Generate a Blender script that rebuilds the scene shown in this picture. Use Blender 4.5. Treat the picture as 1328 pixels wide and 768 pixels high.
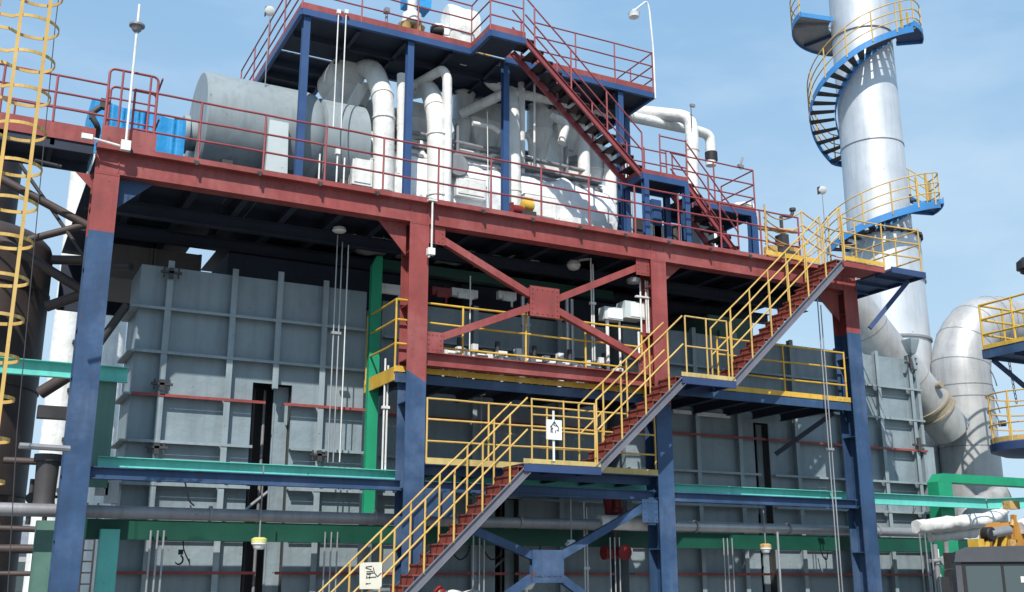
import bpy, bmesh, math, random
from mathutils import Vector, Matrix, noise
random.seed(7)
scene = bpy.context.scene
for o in list(bpy.data.objects): bpy.data.objects.remove(o)
COL = scene.collection
R = math.radians

# ------------------------------------------------------------------ camera
CAM = Vector((0.0, -20.7, 1.7)); PITCH = R(14.8656); YAW = R(27.1585); FPX = 1382.46
cd = bpy.data.cameras.new('camera'); co = bpy.data.objects.new('camera', cd); COL.objects.link(co)
co.location = CAM; co.rotation_euler = (R(90) + PITCH, 0, -YAW)
cd.sensor_fit = 'HORIZONTAL'; cd.sensor_width = 36.0; cd.lens = FPX / 1328 * 36.0
cd.clip_start = 0.1; cd.clip_end = 6000
scene.camera = co
# ------------------------------------------------------------------ sky, sun, exposure
SUN_DIR = Vector((0.62, 1.0, -1.33)).normalized()            # direction the light travels
EL = math.asin(-SUN_DIR.z)
w = bpy.data.worlds.new('World'); scene.world = w; w.use_nodes = True
nt = w.node_tree; nt.nodes.clear()
sky = nt.nodes.new('ShaderNodeTexSky'); sky.sky_type = 'NISHITA'; sky.sun_disc = False
sky.sun_elevation = EL; sky.sun_rotation = math.atan2(-SUN_DIR.x, -SUN_DIR.y)
sky.altitude = 0; sky.air_density = 1.0; sky.dust_density = 1.6; sky.ozone_density = 1.3
# thin high cloud veil in the sky
tc = nt.nodes.new('ShaderNodeTexCoord'); mp = nt.nodes.new('ShaderNodeMapping'); mp.inputs['Scale'].default_value = (1.0, 1.6, 4.0)
nz = nt.nodes.new('ShaderNodeTexNoise'); nz.inputs['Scale'].default_value = 2.6; nz.inputs['Detail'].default_value = 9; nz.inputs['Roughness'].default_value = .55
mr = nt.nodes.new('ShaderNodeMapRange'); mr.inputs['From Min'].default_value = .42; mr.inputs['From Max'].default_value = .78; mr.inputs['To Min'].default_value = .9; mr.inputs['To Max'].default_value = 1.0
mx = nt.nodes.new('ShaderNodeMix'); mx.data_type = 'RGBA'; sx = nt.nodes.new('ShaderNodeSeparateXYZ'); hz = nt.nodes.new('ShaderNodeMapRange'); hz.inputs['From Max'].default_value = .75; hz.interpolation_type = 'SMOOTHSTEP'
hm = nt.nodes.new('ShaderNodeMix'); hm.data_type = 'RGBA'; hm.inputs['A'].default_value = (4.0, 5.45, 6.7, 1); hm.inputs['B'].default_value = (1.55, 3.25, 5.5, 1)   # pale haze low down, clearer blue overhead
nt.links.new(tc.outputs['Generated'], sx.inputs[0]); nt.links.new(sx.outputs['Z'], hz.inputs['Value']); nt.links.new(hz.outputs['Result'], hm.inputs['Factor']); nt.links.new(hm.outputs['Result'], mx.inputs['B'])
cl = nt.nodes.new('ShaderNodeMapRange'); cl.inputs['From Min'].default_value = .5; cl.inputs['From Max'].default_value = .8; cl.inputs['To Max'].default_value = .35; nt.links.new(nz.outputs['Fac'], cl.inputs['Value'])
cm = nt.nodes.new('ShaderNodeMix'); cm.data_type = 'RGBA'; cm.inputs['B'].default_value = (5.6, 6.5, 7.2, 1)
bg = nt.nodes.new('ShaderNodeBackground'); bg.inputs['Strength'].default_value = 0.107
ow = nt.nodes.new('ShaderNodeOutputWorld')
L = nt.links.new
L(tc.outputs['Generated'], mp.inputs['Vector']); L(mp.outputs['Vector'], nz.inputs['Vector']); L(nz.outputs['Fac'], mr.inputs['Value'])
L(mr.outputs['Result'], mx.inputs['Factor']); L(sky.outputs['Color'], mx.inputs['A']); L(cl.outputs['Result'], cm.inputs['Factor']); L(mx.outputs['Result'], cm.inputs['A']); L(cm.outputs['Result'], bg.inputs['Color']); L(bg.outputs['Background'], ow.inputs['Surface'])
sd = bpy.data.lights.new('sun', 'SUN'); sd.energy = 4.2; sd.angle = R(0.53); sd.color = (1.0, 0.955, 0.89)
so = bpy.data.objects.new('sun', sd); COL.objects.link(so); so.location = (-20, -40, 50)
so.rotation_euler = SUN_DIR.to_track_quat('-Z', 'Y').to_euler()
scene.view_settings.view_transform = 'Standard'; scene.view_settings.look = 'None'
scene.view_settings.exposure = 0.42; scene.view_settings.gamma = 1.0; scene.view_settings.use_curve_mapping = False

# ------------------------------------------------------------------ helpers
_F = Vector((math.sin(YAW) * math.cos(PITCH), math.cos(YAW) * math.cos(PITCH), math.sin(PITCH)))
_R = Vector((math.cos(YAW), -math.sin(YAW), 0)); _U = _R.cross(_F)
def pp(px, py, x=None, y=None, z=None):
    """survey helper: the point of the site plane x=, y= or z= seen at a photograph pixel"""
    v = _F + _R * ((px - 664) / FPX) + _U * ((384 - py) / FPX)
    if x is not None: t = (x - CAM.x) / v.x
    elif y is not None: t = (y - CAM.y) / v.y
    else: t = (z - CAM.z) / v.z
    return CAM + v * t

MATS = {}
def paint(name, col, rough=.5, var=.18, rust=0.0, grime=.25, metal=0.0, rustcol=(.12, .045, .02), bump=.12, spec=.4, scale=1.0, fade=0.0):
    """weathered paint: broad fading, vertical dirt runs, chipped rust spots"""
    m = bpy.data.materials.new(name); m.use_nodes = True; t = m.node_tree; n = t.nodes; n.clear(); l = t.links.new
    out = n.new('ShaderNodeOutputMaterial'); b = n.new('ShaderNodeBsdfPrincipled'); l(b.outputs[0], out.inputs[0])
    b.inputs['Metallic'].default_value = metal; b.inputs['Specular IOR Level'].default_value = spec
    g = n.new('ShaderNodeNewGeometry')
    n1 = n.new('ShaderNodeTexNoise'); n1.inputs['Scale'].default_value = 1.1 * scale; n1.inputs['Detail'].default_value = 7; n1.inputs['Roughness'].default_value = .62
    l(g.outputs['Position'], n1.inputs['Vector'])
    r1 = n.new('ShaderNodeMapRange'); r1.inputs['From Min'].default_value = .3; r1.inputs['From Max'].default_value = .7
    r1.inputs['To Min'].default_value = 1 - var; r1.inputs['To Max'].default_value = 1 + var; l(n1.outputs['Fac'], r1.inputs['Value'])
    hsv = n.new('ShaderNodeHueSaturation'); hsv.inputs['Color'].default_value = (*col, 1); l(r1.outputs['Result'], hsv.inputs['Value'])
    cur = hsv.outputs['Color']
    if fade > 0:                                                      # chalky bleached blotches
        nf = n.new('ShaderNodeTexNoise'); nf.inputs['Scale'].default_value = .55; nf.inputs['Detail'].default_value = 9; nf.inputs['Roughness'].default_value = .7
        l(g.outputs['Position'], nf.inputs['Vector'])
        rf = n.new('ShaderNodeMapRange'); rf.inputs['From Min'].default_value = .5; rf.inputs['From Max'].default_value = .68; rf.inputs['To Max'].default_value = fade
        l(nf.outputs['Fac'], rf.inputs['Value'])
        mf = n.new('ShaderNodeMix'); mf.data_type = 'RGBA'; l(rf.outputs['Result'], mf.inputs['Factor']); l(cur, mf.inputs['A'])
        mf.inputs['B'].default_value = (*[c * .6 + .22 for c in col], 1); cur = mf.outputs['Result']
    if grime > 0:                                                     # streaks running down
        mp = n.new('ShaderNodeMapping'); mp.inputs['Scale'].default_value = (7, 7, .55); l(g.outputs['Position'], mp.inputs['Vector'])
        n2 = n.new('ShaderNodeTexNoise'); n2.inputs['Scale'].default_value = 1.0; n2.inputs['Detail'].default_value = 5; l(mp.outputs['Vector'], n2.inputs['Vector'])
        r2 = n.new('ShaderNodeMapRange'); r2.inputs['From Min'].default_value = .48; r2.inputs['From Max'].default_value = .75; r2.inputs['To Max'].default_value = grime
        l(n2.outputs['Fac'], r2.inputs['Value'])
        m2 = n.new('ShaderNodeMix'); m2.data_type = 'RGBA'; l(r2.outputs['Result'], m2.inputs['Factor']); l(cur, m2.inputs['A'])
        m2.inputs['B'].default_value = (*[c * .38 + .012 for c in col], 1); cur = m2.outputs['Result']
    if rust > 0:
        n3 = n.new('ShaderNodeTexNoise'); n3.inputs['Scale'].default_value = 6.5 * scale; n3.inputs['Detail'].default_value = 8; n3.inputs['Roughness'].default_value = .72
        l(g.outputs['Position'], n3.inputs['Vector'])
        r3 = n.new('ShaderNodeMapRange'); r3.inputs['From Min'].default_value = .66 - .16 * rust; r3.inputs['From Max'].default_value = .72 - .1 * rust; l(n3.outputs['Fac'], r3.inputs['Value'])
        m3 = n.new('ShaderNodeMix'); m3.data_type = 'RGBA'; l(r3.outputs['Result'], m3.inputs['Factor']); l(cur, m3.inputs['A'])
        m3.inputs['B'].default_value = (*rustcol, 1); cur = m3.outputs['Result']
    l(cur, b.inputs['Base Color'])
    r4 = n.new('ShaderNodeMapRange'); r4.inputs['To Min'].default_value = max(.05, rough - .12); r4.inputs['To Max'].default_value = min(1, rough + .15)
    l(n1.outputs['Fac'], r4.inputs['Value']); l(r4.outputs['Result'], b.inputs['Roughness'])
    if bump > 0:
        n5 = n.new('ShaderNodeTexNoise'); n5.inputs['Scale'].default_value = 2.3 * scale; n5.inputs['Detail'].default_value = 4; l(g.outputs['Position'], n5.inputs['Vector'])
        bp = n.new('ShaderNodeBump'); bp.inputs['Strength'].default_value = bump; bp.inputs['Distance'].default_value = .08; l(n5.outputs['Fac'], bp.inputs['Height']); l(bp.outputs[0], b.inputs['Normal'])
    MATS[name] = m; return m

RED = paint('oxide_red_paint', (.265, .055, .05), .6, .22, .38, .42, fade=.2)
REDD = paint('red_rail_paint', (.27, .062, .068), .5, .2, .25, .2)
TREAD = paint('red_tread_paint', (.21, .05, .036), .7, .3, .45, .2, bump=.3)
BLUE = paint('blue_paint', (.03, .072, .155), .55, .28, .42, .42, fade=.2)
NAVY = paint('navy_paint', (.03, .06, .15), .55, .2, .1, .2)
PBLUE = paint('post_blue_paint', (.03, .075, .19), .45, .15, .08, .2)
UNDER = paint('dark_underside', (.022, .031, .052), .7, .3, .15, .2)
GREY = paint('furnace_grey_paint', (.225, .28, .308), .5, .11, .1, .3, bump=.45, fade=.06)
GREYL = paint('stiffener_grey_paint', (.255, .31, .335), .5, .18, .2, .35)
YEL = paint('yellow_rail_paint', (.56, .365, .10), .55, .18, .35, .3, rustcol=(.22, .1, .03), fade=.25)
YELB = paint('bright_yellow_paint', (.62, .38, .05), .55, .18, .35, .35, rustcol=(.2, .1, .04), fade=.25)
TOE = paint('dirty_toe_board_paint', (.52, .40, .15), .6, .2, .5, .45, rustcol=(.2, .12, .05), fade=.3)
TEAL = paint('teal_paint', (.13, .52, .45), .45, .12, .06, .25, fade=.1)
GREEN = paint('green_paint', (.012, .27, .135), .5, .12, .04, .15)
HEADG = paint('deep_green_paint', (.004, .04, .026), .6, .2, .1, .3)
GREEND = paint('dark_green_paint', (.004, .065, .04), .5, .2, .05, .2)
GREENM = paint('muted_green_paint', (.10, .20, .165), .55, .15, .1, .25)
STEEL = paint('galvanised_steel', (.42, .43, .44), .42, .15, .08, .25, metal=.6)
PIPEG = paint('grey_pipe_paint', (.25, .25, .26), .42, .2, .15, .35, metal=.2)
BAND = paint('weathered_band', (.33, .28, .21), .6, .25, .35, .3)
DUCTB = paint('brownish_duct_metal', (.09, .078, .072), .6, .2, .2, .3)
TRDD = paint('dark_tread_steel', (.03, .018, .02), .6, .25, .1, .2)
STRG = paint('stringer_paint', (.15, .15, .18), .5, .15, .15, .3)
ALU = paint('aluminium_cladding', (.60, .63, .66), .5, .08, .05, .25, metal=.45, bump=.08)
ALUD = paint('dull_aluminium_cladding', (.46, .46, .455), .48, .14, .1, .3, metal=.35, bump=.12)
WHITE = paint('white_lagging', (.72, .72, .69), .6, .12, .08, .35, bump=.4, scale=1.6)
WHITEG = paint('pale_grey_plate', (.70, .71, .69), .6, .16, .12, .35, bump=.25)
TARP = paint('white_tarpaulin', (.78, .80, .82), .42, .08, .0, .1, bump=.9, scale=.9)
DRUM = paint('drum_grey_paint', (.25, .29, .305), .55, .08, .06, .3, bump=.15, spec=.3)
PANEL = paint('pale_panel_paint', (.50, .56, .56), .5, .06, .05, .1)
BROWN = paint('brown_tank_paint', (.065, .048, .044), .6, .3, .3, .3, rustcol=(.07, .035, .022))
DARK = paint('dark_steel', (.05, .048, .05), .55, .3, .25, .2)
BLACK = paint('black_rubber', (.018, .018, .02), .6, .2, 0, 0)
CYAN = paint('bright_blue_sheet', (.02, .26, .56), .5, .1, 0, .15, bump=.5)
BRIGHTBLUE = paint('bright_blue_paint', (.05, .22, .50), .45, .12, .08, .15)
REDV = paint('valve_red_paint', (.2, .02, .022), .4, .15, .05, .15)
SIGN = paint('white_sign_enamel', (.78, .80, .78), .4, .04, 0, .06, bump=0)
PAPER = paint('yellowed_board', (.70, .67, .55), .6, .07, 0, .08, bump=.2)
INK = paint('black_lettering', (.03, .03, .035), .6, .1, 0, 0, bump=0)
LAMPW = paint('lamp_white', (.75, .76, .74), .35, .05, 0, .1)
LAMPY = paint('lamp_yellow_green', (.62, .60, .20), .4, .08, 0, .1)
CABG = paint('cab_grey_paint', (.08, .084, .095), .4, .12, .05, .15)
ORANGE = paint('machine_orange_paint', (.42, .2, .04), .6, .15, .2, .25)
RUSTY = paint('rusty_yellow_steel', (.50, .33, .12), .6, .3, .55, .3)
CONC = paint('concrete_ground', (.20, .19, .175), .85, .18, 0, .1, bump=.3)
FARG = paint('far_building_wall', (.36, .38, .40), .7, .1, .1, .3)
def glass(name, col):
    m = bpy.data.materials.new(name); m.use_nodes = True; b = m.node_tree.nodes['Principled BSDF']
    b.inputs['Base Color'].default_value = (*col, 1); b.inputs['Roughness'].default_value = .08; b.inputs['Specular IOR Level'].default_value = .6
    t = m.node_tree; n = t.nodes.new('ShaderNodeTexNoise'); n.inputs['Scale'].default_value = 3; r = t.nodes.new('ShaderNodeMapRange')
    r.inputs['To Min'].default_value = .05; r.inputs['To Max'].default_value = .22; t.links.new(n.outputs['Fac'], r.inputs['Value']); t.links.new(r.outputs['Result'], b.inputs['Roughness'])
    return m
GLASS = glass('cab_glass', (.07, .095, .10))

def bolts(m, x0, x1, z0, z1, y, nx, nz, r=.016, skip=False):
    for i in range(nx):
        for j in range(nz):
            if skip and 0 < i < nx - 1 and 0 < j < nz - 1: continue
            x = x0 + (x1 - x0) * (i / max(1, nx - 1)); z = z0 + (z1 - z0) * (j / max(1, nz - 1)); m.cyl((x, y - .0005, z), (x, y - .016, z), r, n=6)
class MB:
    def __init__(s): s.bm = bmesh.new(); s.mi = 0
    def face(s, vs, smooth=False):
        try: f = s.bm.faces.new(vs)
        except ValueError: return
        f.material_index = s.mi; f.smooth = smooth
    def hexa(s, p):
        v = [s.bm.verts.new(q) for q in p]
        for f in ((0, 3, 2, 1), (4, 5, 6, 7), (0, 1, 5, 4), (1, 2, 6, 5), (2, 3, 7, 6), (3, 0, 4, 7)): s.face([v[i] for i in f])
        return s
    def box(s, a, b):
        x0, x1 = sorted((a[0], b[0])); y0, y1 = sorted((a[1], b[1])); z0, z1 = sorted((a[2], b[2]))
        return s.hexa([(x0, y0, z0), (x1, y0, z0), (x1, y1, z0), (x0, y1, z0), (x0, y0, z1), (x1, y0, z1), (x1, y1, z1), (x0, y1, z1)])
    def _frame(s, p, q, up):
        d = (q - p).normalized(); up = Vector(up)
        if abs(d.dot(up)) > .98: up = Vector((0, 1, 0)) if abs(d.y) < .9 else Vector((1, 0, 0))
        a = d.cross(up).normalized(); return d, a, a.cross(d)
    def bar(s, p, q, wd, ht, up=(0, 0, 1)):
        """rectangular bar p->q; ht along up, wd across"""
        p, q = Vector(p), Vector(q); d, a, u = s._frame(p, q, up); a = a * wd / 2; u = u * ht / 2
        return s.hexa([p - a - u, p + a - u, q + a - u, q - a - u, p - a + u, p + a + u, q + a + u, q - a + u])
    def ibeam(s, p, q, wd, ht, tf=.02, tw=.014, up=(0, 0, 1)):
        p, q = Vector(p), Vector(q); d, a, u = s._frame(p, q, up); o = u * (ht - tf) / 2
        s.bar(p + o, q + o, wd, tf, up); s.bar(p - o, q - o, wd, tf, up); s.bar(p, q, tw, ht - 2 * tf, up); return s
    def channel(s, p, q, wd, ht, side=1, t=.014, up=(0, 0, 1)):
        p, q = Vector(p), Vector(q); d, a, u = s._frame(p, q, up); o = u * (ht - t) / 2
        s.bar(p + o, q + o, wd, t, up); s.bar(p - o, q - o, wd, t, up); s.bar(p + a * side * (wd - t) / 2, q + a * side * (wd - t) / 2, t, ht - 2 * t, up); return s
    def prism(s, poly, vec):
        vec = Vector(vec); a = [s.bm.verts.new(Vector(p)) for p in poly]; b = [s.bm.verts.new(Vector(p) + vec) for p in poly]; n = len(a)
        s.face(a[::-1]); s.face(b)
        for i in range(n): s.face([a[i], a[(i + 1) % n], b[(i + 1) % n], b[i]])
        return s
    def tube(s, pts, r, n=10, cap=True, closed=False):
        pts = [Vector(p) for p in pts]; rings = []; prev = None; m = len(pts)
        rr = r if isinstance(r, (list, tuple)) else [r] * m
        for i, p in enumerate(pts):
            if closed: t = (pts[(i + 1) % m] - pts[i - 1]).normalized()
            elif i == 0: t = (pts[1] - p).normalized()
            elif i == m - 1: t = (p - pts[-2]).normalized()
            else: t = ((p - pts[i - 1]).normalized() + (pts[i + 1] - p).normalized()).normalized()
            if prev is None:
                ref = Vector((0, 0, 1)) if abs(t.z) < .9 else Vector((1, 0, 0)); a = t.cross(ref).normalized()
            else:
                a = (prev - t * prev.dot(t)); a = a.normalized() if a.length > 1e-6 else t.orthogonal().normalized()
            prev = a; b = t.cross(a)
            k = 1.0
            if 0 < i < m - 1 and not closed:
                c = (p - pts[i - 1]).normalized().dot((pts[i + 1] - p).normalized()); k = 1 / max(.6, math.sqrt(max(0.01, (1 + c) / 2)))
            rings.append([s.bm.verts.new(p + (a * math.cos(2 * math.pi * j / n) + b * math.sin(2 * math.pi * j / n)) * rr[i] * (k if k < 1.2 else 1.15)) for j in range(n)])
        for i in range(m if closed else m - 1):
            A, B = rings[i], rings[(i + 1) % m]
            for j in range(n): s.face([A[j], A[(j + 1) % n], B[(j + 1) % n], B[j]], n > 5)
        if cap and not closed: s.face(rings[0][::-1]); s.face(rings[-1])
        return s
    def cyl(s, p, q, r1, r2=None, n=20): return s.tube([p, q], [r1, r1 if r2 is None else r2], n)
    def lathe(s, base, axis, prof, n=32):
        """prof: list of (distance along axis, radius)"""
        base, axis = Vector(base), Vector(axis).normalized(); a = axis.orthogonal().normalized(); b = axis.cross(a); rings = []
        for h, r in prof: rings.append([s.bm.verts.new(base + axis * h + (a * math.cos(2 * math.pi * j / n) + b * math.sin(2 * math.pi * j / n)) * max(r, 1e-4)) for j in range(n)])
        for i in range(len(prof) - 1):
            A, B = rings[i], rings[i + 1]
            sm = True
            for j in range(n): s.face([A[j], A[(j + 1) % n], B[(j + 1) % n], B[j]], sm)
        s.face(rings[0][::-1]); s.face(rings[-1]); return s
    def build(s, name, mats, parent=None):
        if not isinstance(mats, (list, tuple)): mats = [mats]
        bmesh.ops.recalc_face_normals(s.bm, faces=s.bm.faces)
        me = bpy.data.meshes.new(name)
        off = ploc(parent) if parent else Vector((0, 0, 0))
        if parent is None:
            xs = [v.co for v in s.bm.verts]; lo = Vector([min(c[i] for c in xs) for i in range(3)]); hi = Vector([max(c[i] for c in xs) for i in range(3)])
            off = Vector(((lo.x + hi.x) / 2, (lo.y + hi.y) / 2, lo.z))
        bmesh.ops.translate(s.bm, verts=s.bm.verts, vec=-off)
        s.bm.to_mesh(me); s.bm.free()
        me.set_sharp_from_angle(angle=R(38))
        for m in mats: me.materials.append(m)
        o = bpy.data.objects.new(name, me); COL.objects.link(o)
        if parent: o.parent = parent
        else: o.location = off
        return o
def ploc(p):
    v = Vector((0, 0, 0))
    while p is not None: v += p.location; p = p.parent
    return v
def tag(o, label, cat, group=None, kind=None):
    if label: o['label'] = label
    if cat: o['category'] = cat
    if group: o['group'] = group
    if kind: o['kind'] = kind
    return o
def thing(name, loc, label, cat, group=None):
    o = bpy.data.objects.new(name, None); COL.objects.link(o); o.location = loc; o.empty_display_size = .2
    return tag(o, label, cat, group)
def structure(o): o['kind'] = 'structure'; return o
def bend(pts, rad, k=6):
    """round the corners of a polyline"""
    pts = [Vector(p) for p in pts]; out = [pts[0]]
    for i in range(1, len(pts) - 1):
        a, p, b = pts[i - 1], pts[i], pts[i + 1]; da, db = (a - p), (b - p); r = min(rad, da.length * .48, db.length * .48)
        s, e = p + da.normalized() * r, p + db.normalized() * r
        for j in range(k + 1):
            t = j / k; out.append(s * (1 - t) ** 2 + p * 2 * t * (1 - t) + e * t * t)
    out.append(pts[-1]); return out
UPV = Vector((0, 0, 1))
def railing(parent, pts, mat, h=1.1, rails=(1.1, .72, .36), sp=1.25, r=.022, skip=(), post_r=None):
    pts = [Vector(p) for p in pts]
    for k in rails:                                                   # rails are never quite straight
        fine = [pts[0]]
        for a, b in zip(pts[:-1], pts[1:]):
            n = max(1, round((b - a).length / .65))
            for j in range(1, n): fine.append(a.lerp(b, j / n) + Vector((random.uniform(-.003, .003), random.uniform(-.008, .008), random.uniform(-.007, .007))))
            fine.append(b)
        MB().tube([p + UPV * k for p in fine], r, 8).build('rail', mat, parent)
    done = []
    for i in range(len(pts) - 1):
        a, b = pts[i], pts[i + 1]; n = max(1, round((b - a).length / sp))
        for j in range(n + 1):
            p = a.lerp(b, j / n)
            if any((p - q).length < .05 for q in done): continue
            done.append(p)
            MB().tube([p, p + UPV * h * .5 + Vector((random.uniform(-.006, .006), random.uniform(-.006, .006), 0)), p + UPV * h], post_r or r, 8).build('post', mat, parent)
def flight(name, label, lo, hi, y0, y1, n, rail_mat, tread_mat, str_mat, closed=True, group=None, top_mat=None, sides=(1, 1), sp=3, str_h=.24, rails=(1.05, .55)):
    """straight stair rising from lo to hi ((x,z) pairs) between planes y0 and y1"""
    (xa, za), (xb, zb) = lo, hi
    t = thing(name, (xa, (y0 + y1) / 2, za), label, 'staircase', group)
    dx, dz = (xb - xa) / n, (zb - za) / n; sg = 1 if dx > 0 else -1
    for y, s in ((y0, 1), (y1, -1)):
        m = MB(); m.channel((xa, y, za - .08), (xb, y, zb - .08), .06, str_h, side=-s * sg, t=.014); m.build('stringer', str_mat, t)
    for i in range(n):
        x, z = xa + dx * i, za + dz * (i + 1)
        m = MB()
        m.box((x - sg * .02, y0 + .035, z - .035), (x + dx + sg * .02, y1 - .035, z - .005))
        if closed: m.box((x + sg * .0, y0 + .035, z - dz), (x + sg * .012, y1 - .035, z - .036))
        else: m.box((x - sg * .02, y0 + .036, z - .09), (x - sg * .008, y1 - .036, z - .036))
        m.build('tread', tread_mat, t)
    for y, on in ((y0, sides[0]), (y1, sides[1])):
        if not on: continue
        for k in rails: MB().tube([(xa + (xb - xa) * j / 7, y + (random.uniform(-.01, .01) if 0 < j < 7 else 0), za + (zb - za) * j / 7 + k + (random.uniform(-.009, .009) if 0 < j < 7 else 0)) for j in range(8)], .02, 8).build('handrail', rail_mat, t)
        for i in range(0, n + 1, sp):
            x, z = xa + dx * i, za + dz * i
            MB().tube([(x, y, z), (x, y, z + rails[0])], .022, 8).build('post', rail_mat, t)
    return t

# ================================================================== SETTING
g = MB(); g.box((-900, -300, -.5), (1200, 1800, 0)); structure(g.build('ground', CONC))

# ------------------------------------------------------------------ main steel frame
frame = thing('steel_frame', (11.4, .25, 0), 'four column red and blue steel frame with a long red girder under the deck', 'steel frame')
CX = [(1.62, 2.08, 8.09, 8.09), (8.12, 8.57, 5.97, 5.73), (14.44, 14.88, 5.85, 5.7), (20.72, 21.2, 8.1, 8.1)]
GB, GT = 9.27, 9.71
for i, (a, b, zl, zr) in enumerate(CX):
    m = MB(); c = (a + b) / 2
    def seg(x0, x1, ya, yb, z0, z1l, z1r, z2):
        m.mi = 0; m.hexa([(x0, ya, z0), (x1, ya, z0), (x1, yb, z0), (x0, yb, z0), (x0, ya, z1l), (x1, ya, z1r), (x1, yb, z1r), (x0, yb, z1l)])
        m.mi = 1; m.hexa([(x0, ya, z1l), (x1, ya, z1r), (x1, yb, z1r), (x0, yb, z1l), (x0, ya, z2), (x1, ya, z2), (x1, yb, z2), (x0, yb, z2)])
    seg(a, b, 0, .025, 0, zl, zr, GB)
    seg(a, b, .475, .5, 0, zl, zl, GB)
    seg(c - .012, c + .012, .026, .474, 0, zl, zl, GB)
    colm = m.build('column', [BLUE, RED], frame)
    for z in [1.0, 2.35, 3.5, 5.3, 6.2, 7.4, 8.6]:
        s = MB(); s.box((a + .006, .026, z), (c - .013, .474, z + .018)); s.box((c + .013, .026, z), (b - .006, .474, z + .018))
        s.build('web_stiffener', BLUE if z < zl else RED, colm)
# front girder: welded I section
gm = MB(); gm.box((1.62, -.002, GB), (21.2, .3, GB + .03)); gm.box((1.62, .02, GB + .03), (21.2, .045, GT - .03)); gm.box((1.62, -.002, GT - .03), (21.2, .3, GT))
for x in (1.66, 2.04, 8.14, 8.55, 14.46, 14.86, 20.75, 21.17): gm.box((x - .008, .003, GB + .03), (x + .008, .019, GT - .03))
gm.build('girder', RED, frame)
for a, b, _, _ in CX:                                                  # seams of the girder to column joint
    s = MB(); s.box((a + .01, -.006, GB - .035), (b - .01, -.0005, GB - .012)); s.build('splice_plate', RED, frame)
lip = MB(); lip.box((1.60, -.14, GT + .004), (20.95, .05, GT + .016)); lip.box((1.60, -.14, GT + .017), (20.95, -.128, GT + .115)); lip.build('deck_edge', RED, frame)
def knee(poly, mat=RED, t=.02, y=.22):
    m = MB(); m.prism([(x, y, z) for x, z in poly], (0, t, 0)); m.build('gusset', mat, frame)
knee([(2.085, GB - .002), (2.085, GB - .62), (2.75, GB - .002)], BLUE)
knee([(8.115, GB - .002), (8.115, GB - .72), (7.45, GB - .002)]); knee([(14.885, GB - .002), (14.885, GB - .52), (15.5, GB - .002)])
knee([(20.715, GB - .002), (20.715, GB - .85), (19.75, GB - .002)])
knee([(1.615, GB - .002), (1.615, GB - .3), (1.3, GB - .002)], RED)
# red top X bracing, mid bay
yb = .1
def brace(a, b, wd, mat, y=yb, ends=True):
    p, q = Vector((a[0], y, a[1])), Vector((b[0], y, b[1])); m = MB()
    d = (q - p).normalized(); u = d.cross(Vector((0, 1, 0))).normalized()
    m.bar(p, q, .016, wd, up=u); m.bar(p + Vector((0, .07, 0)) + u * (wd / 2 - .008), q + Vector((0, .07, 0)) + u * (wd / 2 - .008), .12, .016, up=u)
    m.bar(p + Vector((0, .07, 0)) - u * (wd / 2 - .008), q + Vector((0, .07, 0)) - u * (wd / 2 - .008), .12, .016, up=u)
    m.build('brace', mat, frame)
def v2(px, py, y): p = pp(px, py, y=y); return (p.x, p.z)
pl = [v2(687.5, 370, .07), v2(725.5, 375, .07), v2(726, 412, .07), v2(688, 409, .07)]
zt, zb_, xl, xr = pl[0][1], pl[3][1], pl[0][0], pl[1][0]
m = MB(); m.box((xl, .07, zb_), (xr, .09, zt)); m.box((xl + .02, .2, zb_ + .02), (xr - .02, .22, zt - .02)); bolts(m, xl + .06, xr - .06, zb_ + .07, zt - .07, .07, 6, 6, .014, True); m.build('gusset', RED, frame)
brace(v2(573, 310, yb), (xl + .02, zt - .2), .16, RED); brace((xr - .02, zt - .22), v2(826, 347, yb), .16, RED)
brace(v2(570, 438, yb), (xl + .02, zb_ + .2), .16, RED); brace((xr - .02, zb_ + .2), v2(835, 466, yb), .16, RED)
for (x0, z0, x1, z1) in ((8.575, GB - .42, 8.98, GB - .002), (8.575, 6.42, 8.98, 6.86), (14.05, GB - .42, 14.435, GB - .002), (14.05, 6.42, 14.435, 6.86)):
    m = MB(); m.box((x0, .06, z0), (x1, .08, z1)); bolts(m, x0 + .06, x1 - .06, z0 + .06, z1 - .06, .06, 4, 4, .014, True); m.build('gusset', RED, frame)
m = MB(); m.ibeam((8.572, .15, 6.26), (14.438, .15, 6.26), .24, .3); m.build('tie_beam', RED, frame)
# blue tie beams
for (x0, x1) in ((2.085, 8.115), (8.575, 14.435), (14.885, 20.715)):
    m = MB(); m.ibeam((x0, .2, 3.57), (x1, .2, 3.57), .2, .22); m.build('tie_beam', BLUE, frame)
# blue lower X bracing
a, b, c, d = v2(690.5, 713, .05), v2(731, 714, .05), v2(731, 756, .05), v2(690.5, 756, .05)
xl, xr, zt, zb_ = a[0], b[0], a[1], d[1]
m = MB(); m.box((xl, .05, zb_), (xr, .07, zt)); m.box((xl + .01, .19, zb_ + .01), (xr - .01, .21, zt - .01)); gp = m.build('gusset', BLUE, frame)
lt = MB(); rr = random.Random(5); x = xl + .05
while x < xr - .06:                                                   # worn stencilled line on the plate, no longer readable
    wd = rr.choice([.008, .012, .02]); h0 = rr.uniform(.0, .02); hh = rr.uniform(.02, .05)
    lt.box((x, .047, zb_ + .1 + h0), (x + wd, .0495, zb_ + .1 + h0 + hh))
    if rr.random() < .5: lt.box((x, .047, zb_ + .1 + hh), (x + wd + .014, .0495, zb_ + .108 + hh))
    x += wd + rr.choice([.01, .014, .03])
lt.build('stencil_marks', INK, gp)
yb2 = .1
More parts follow.
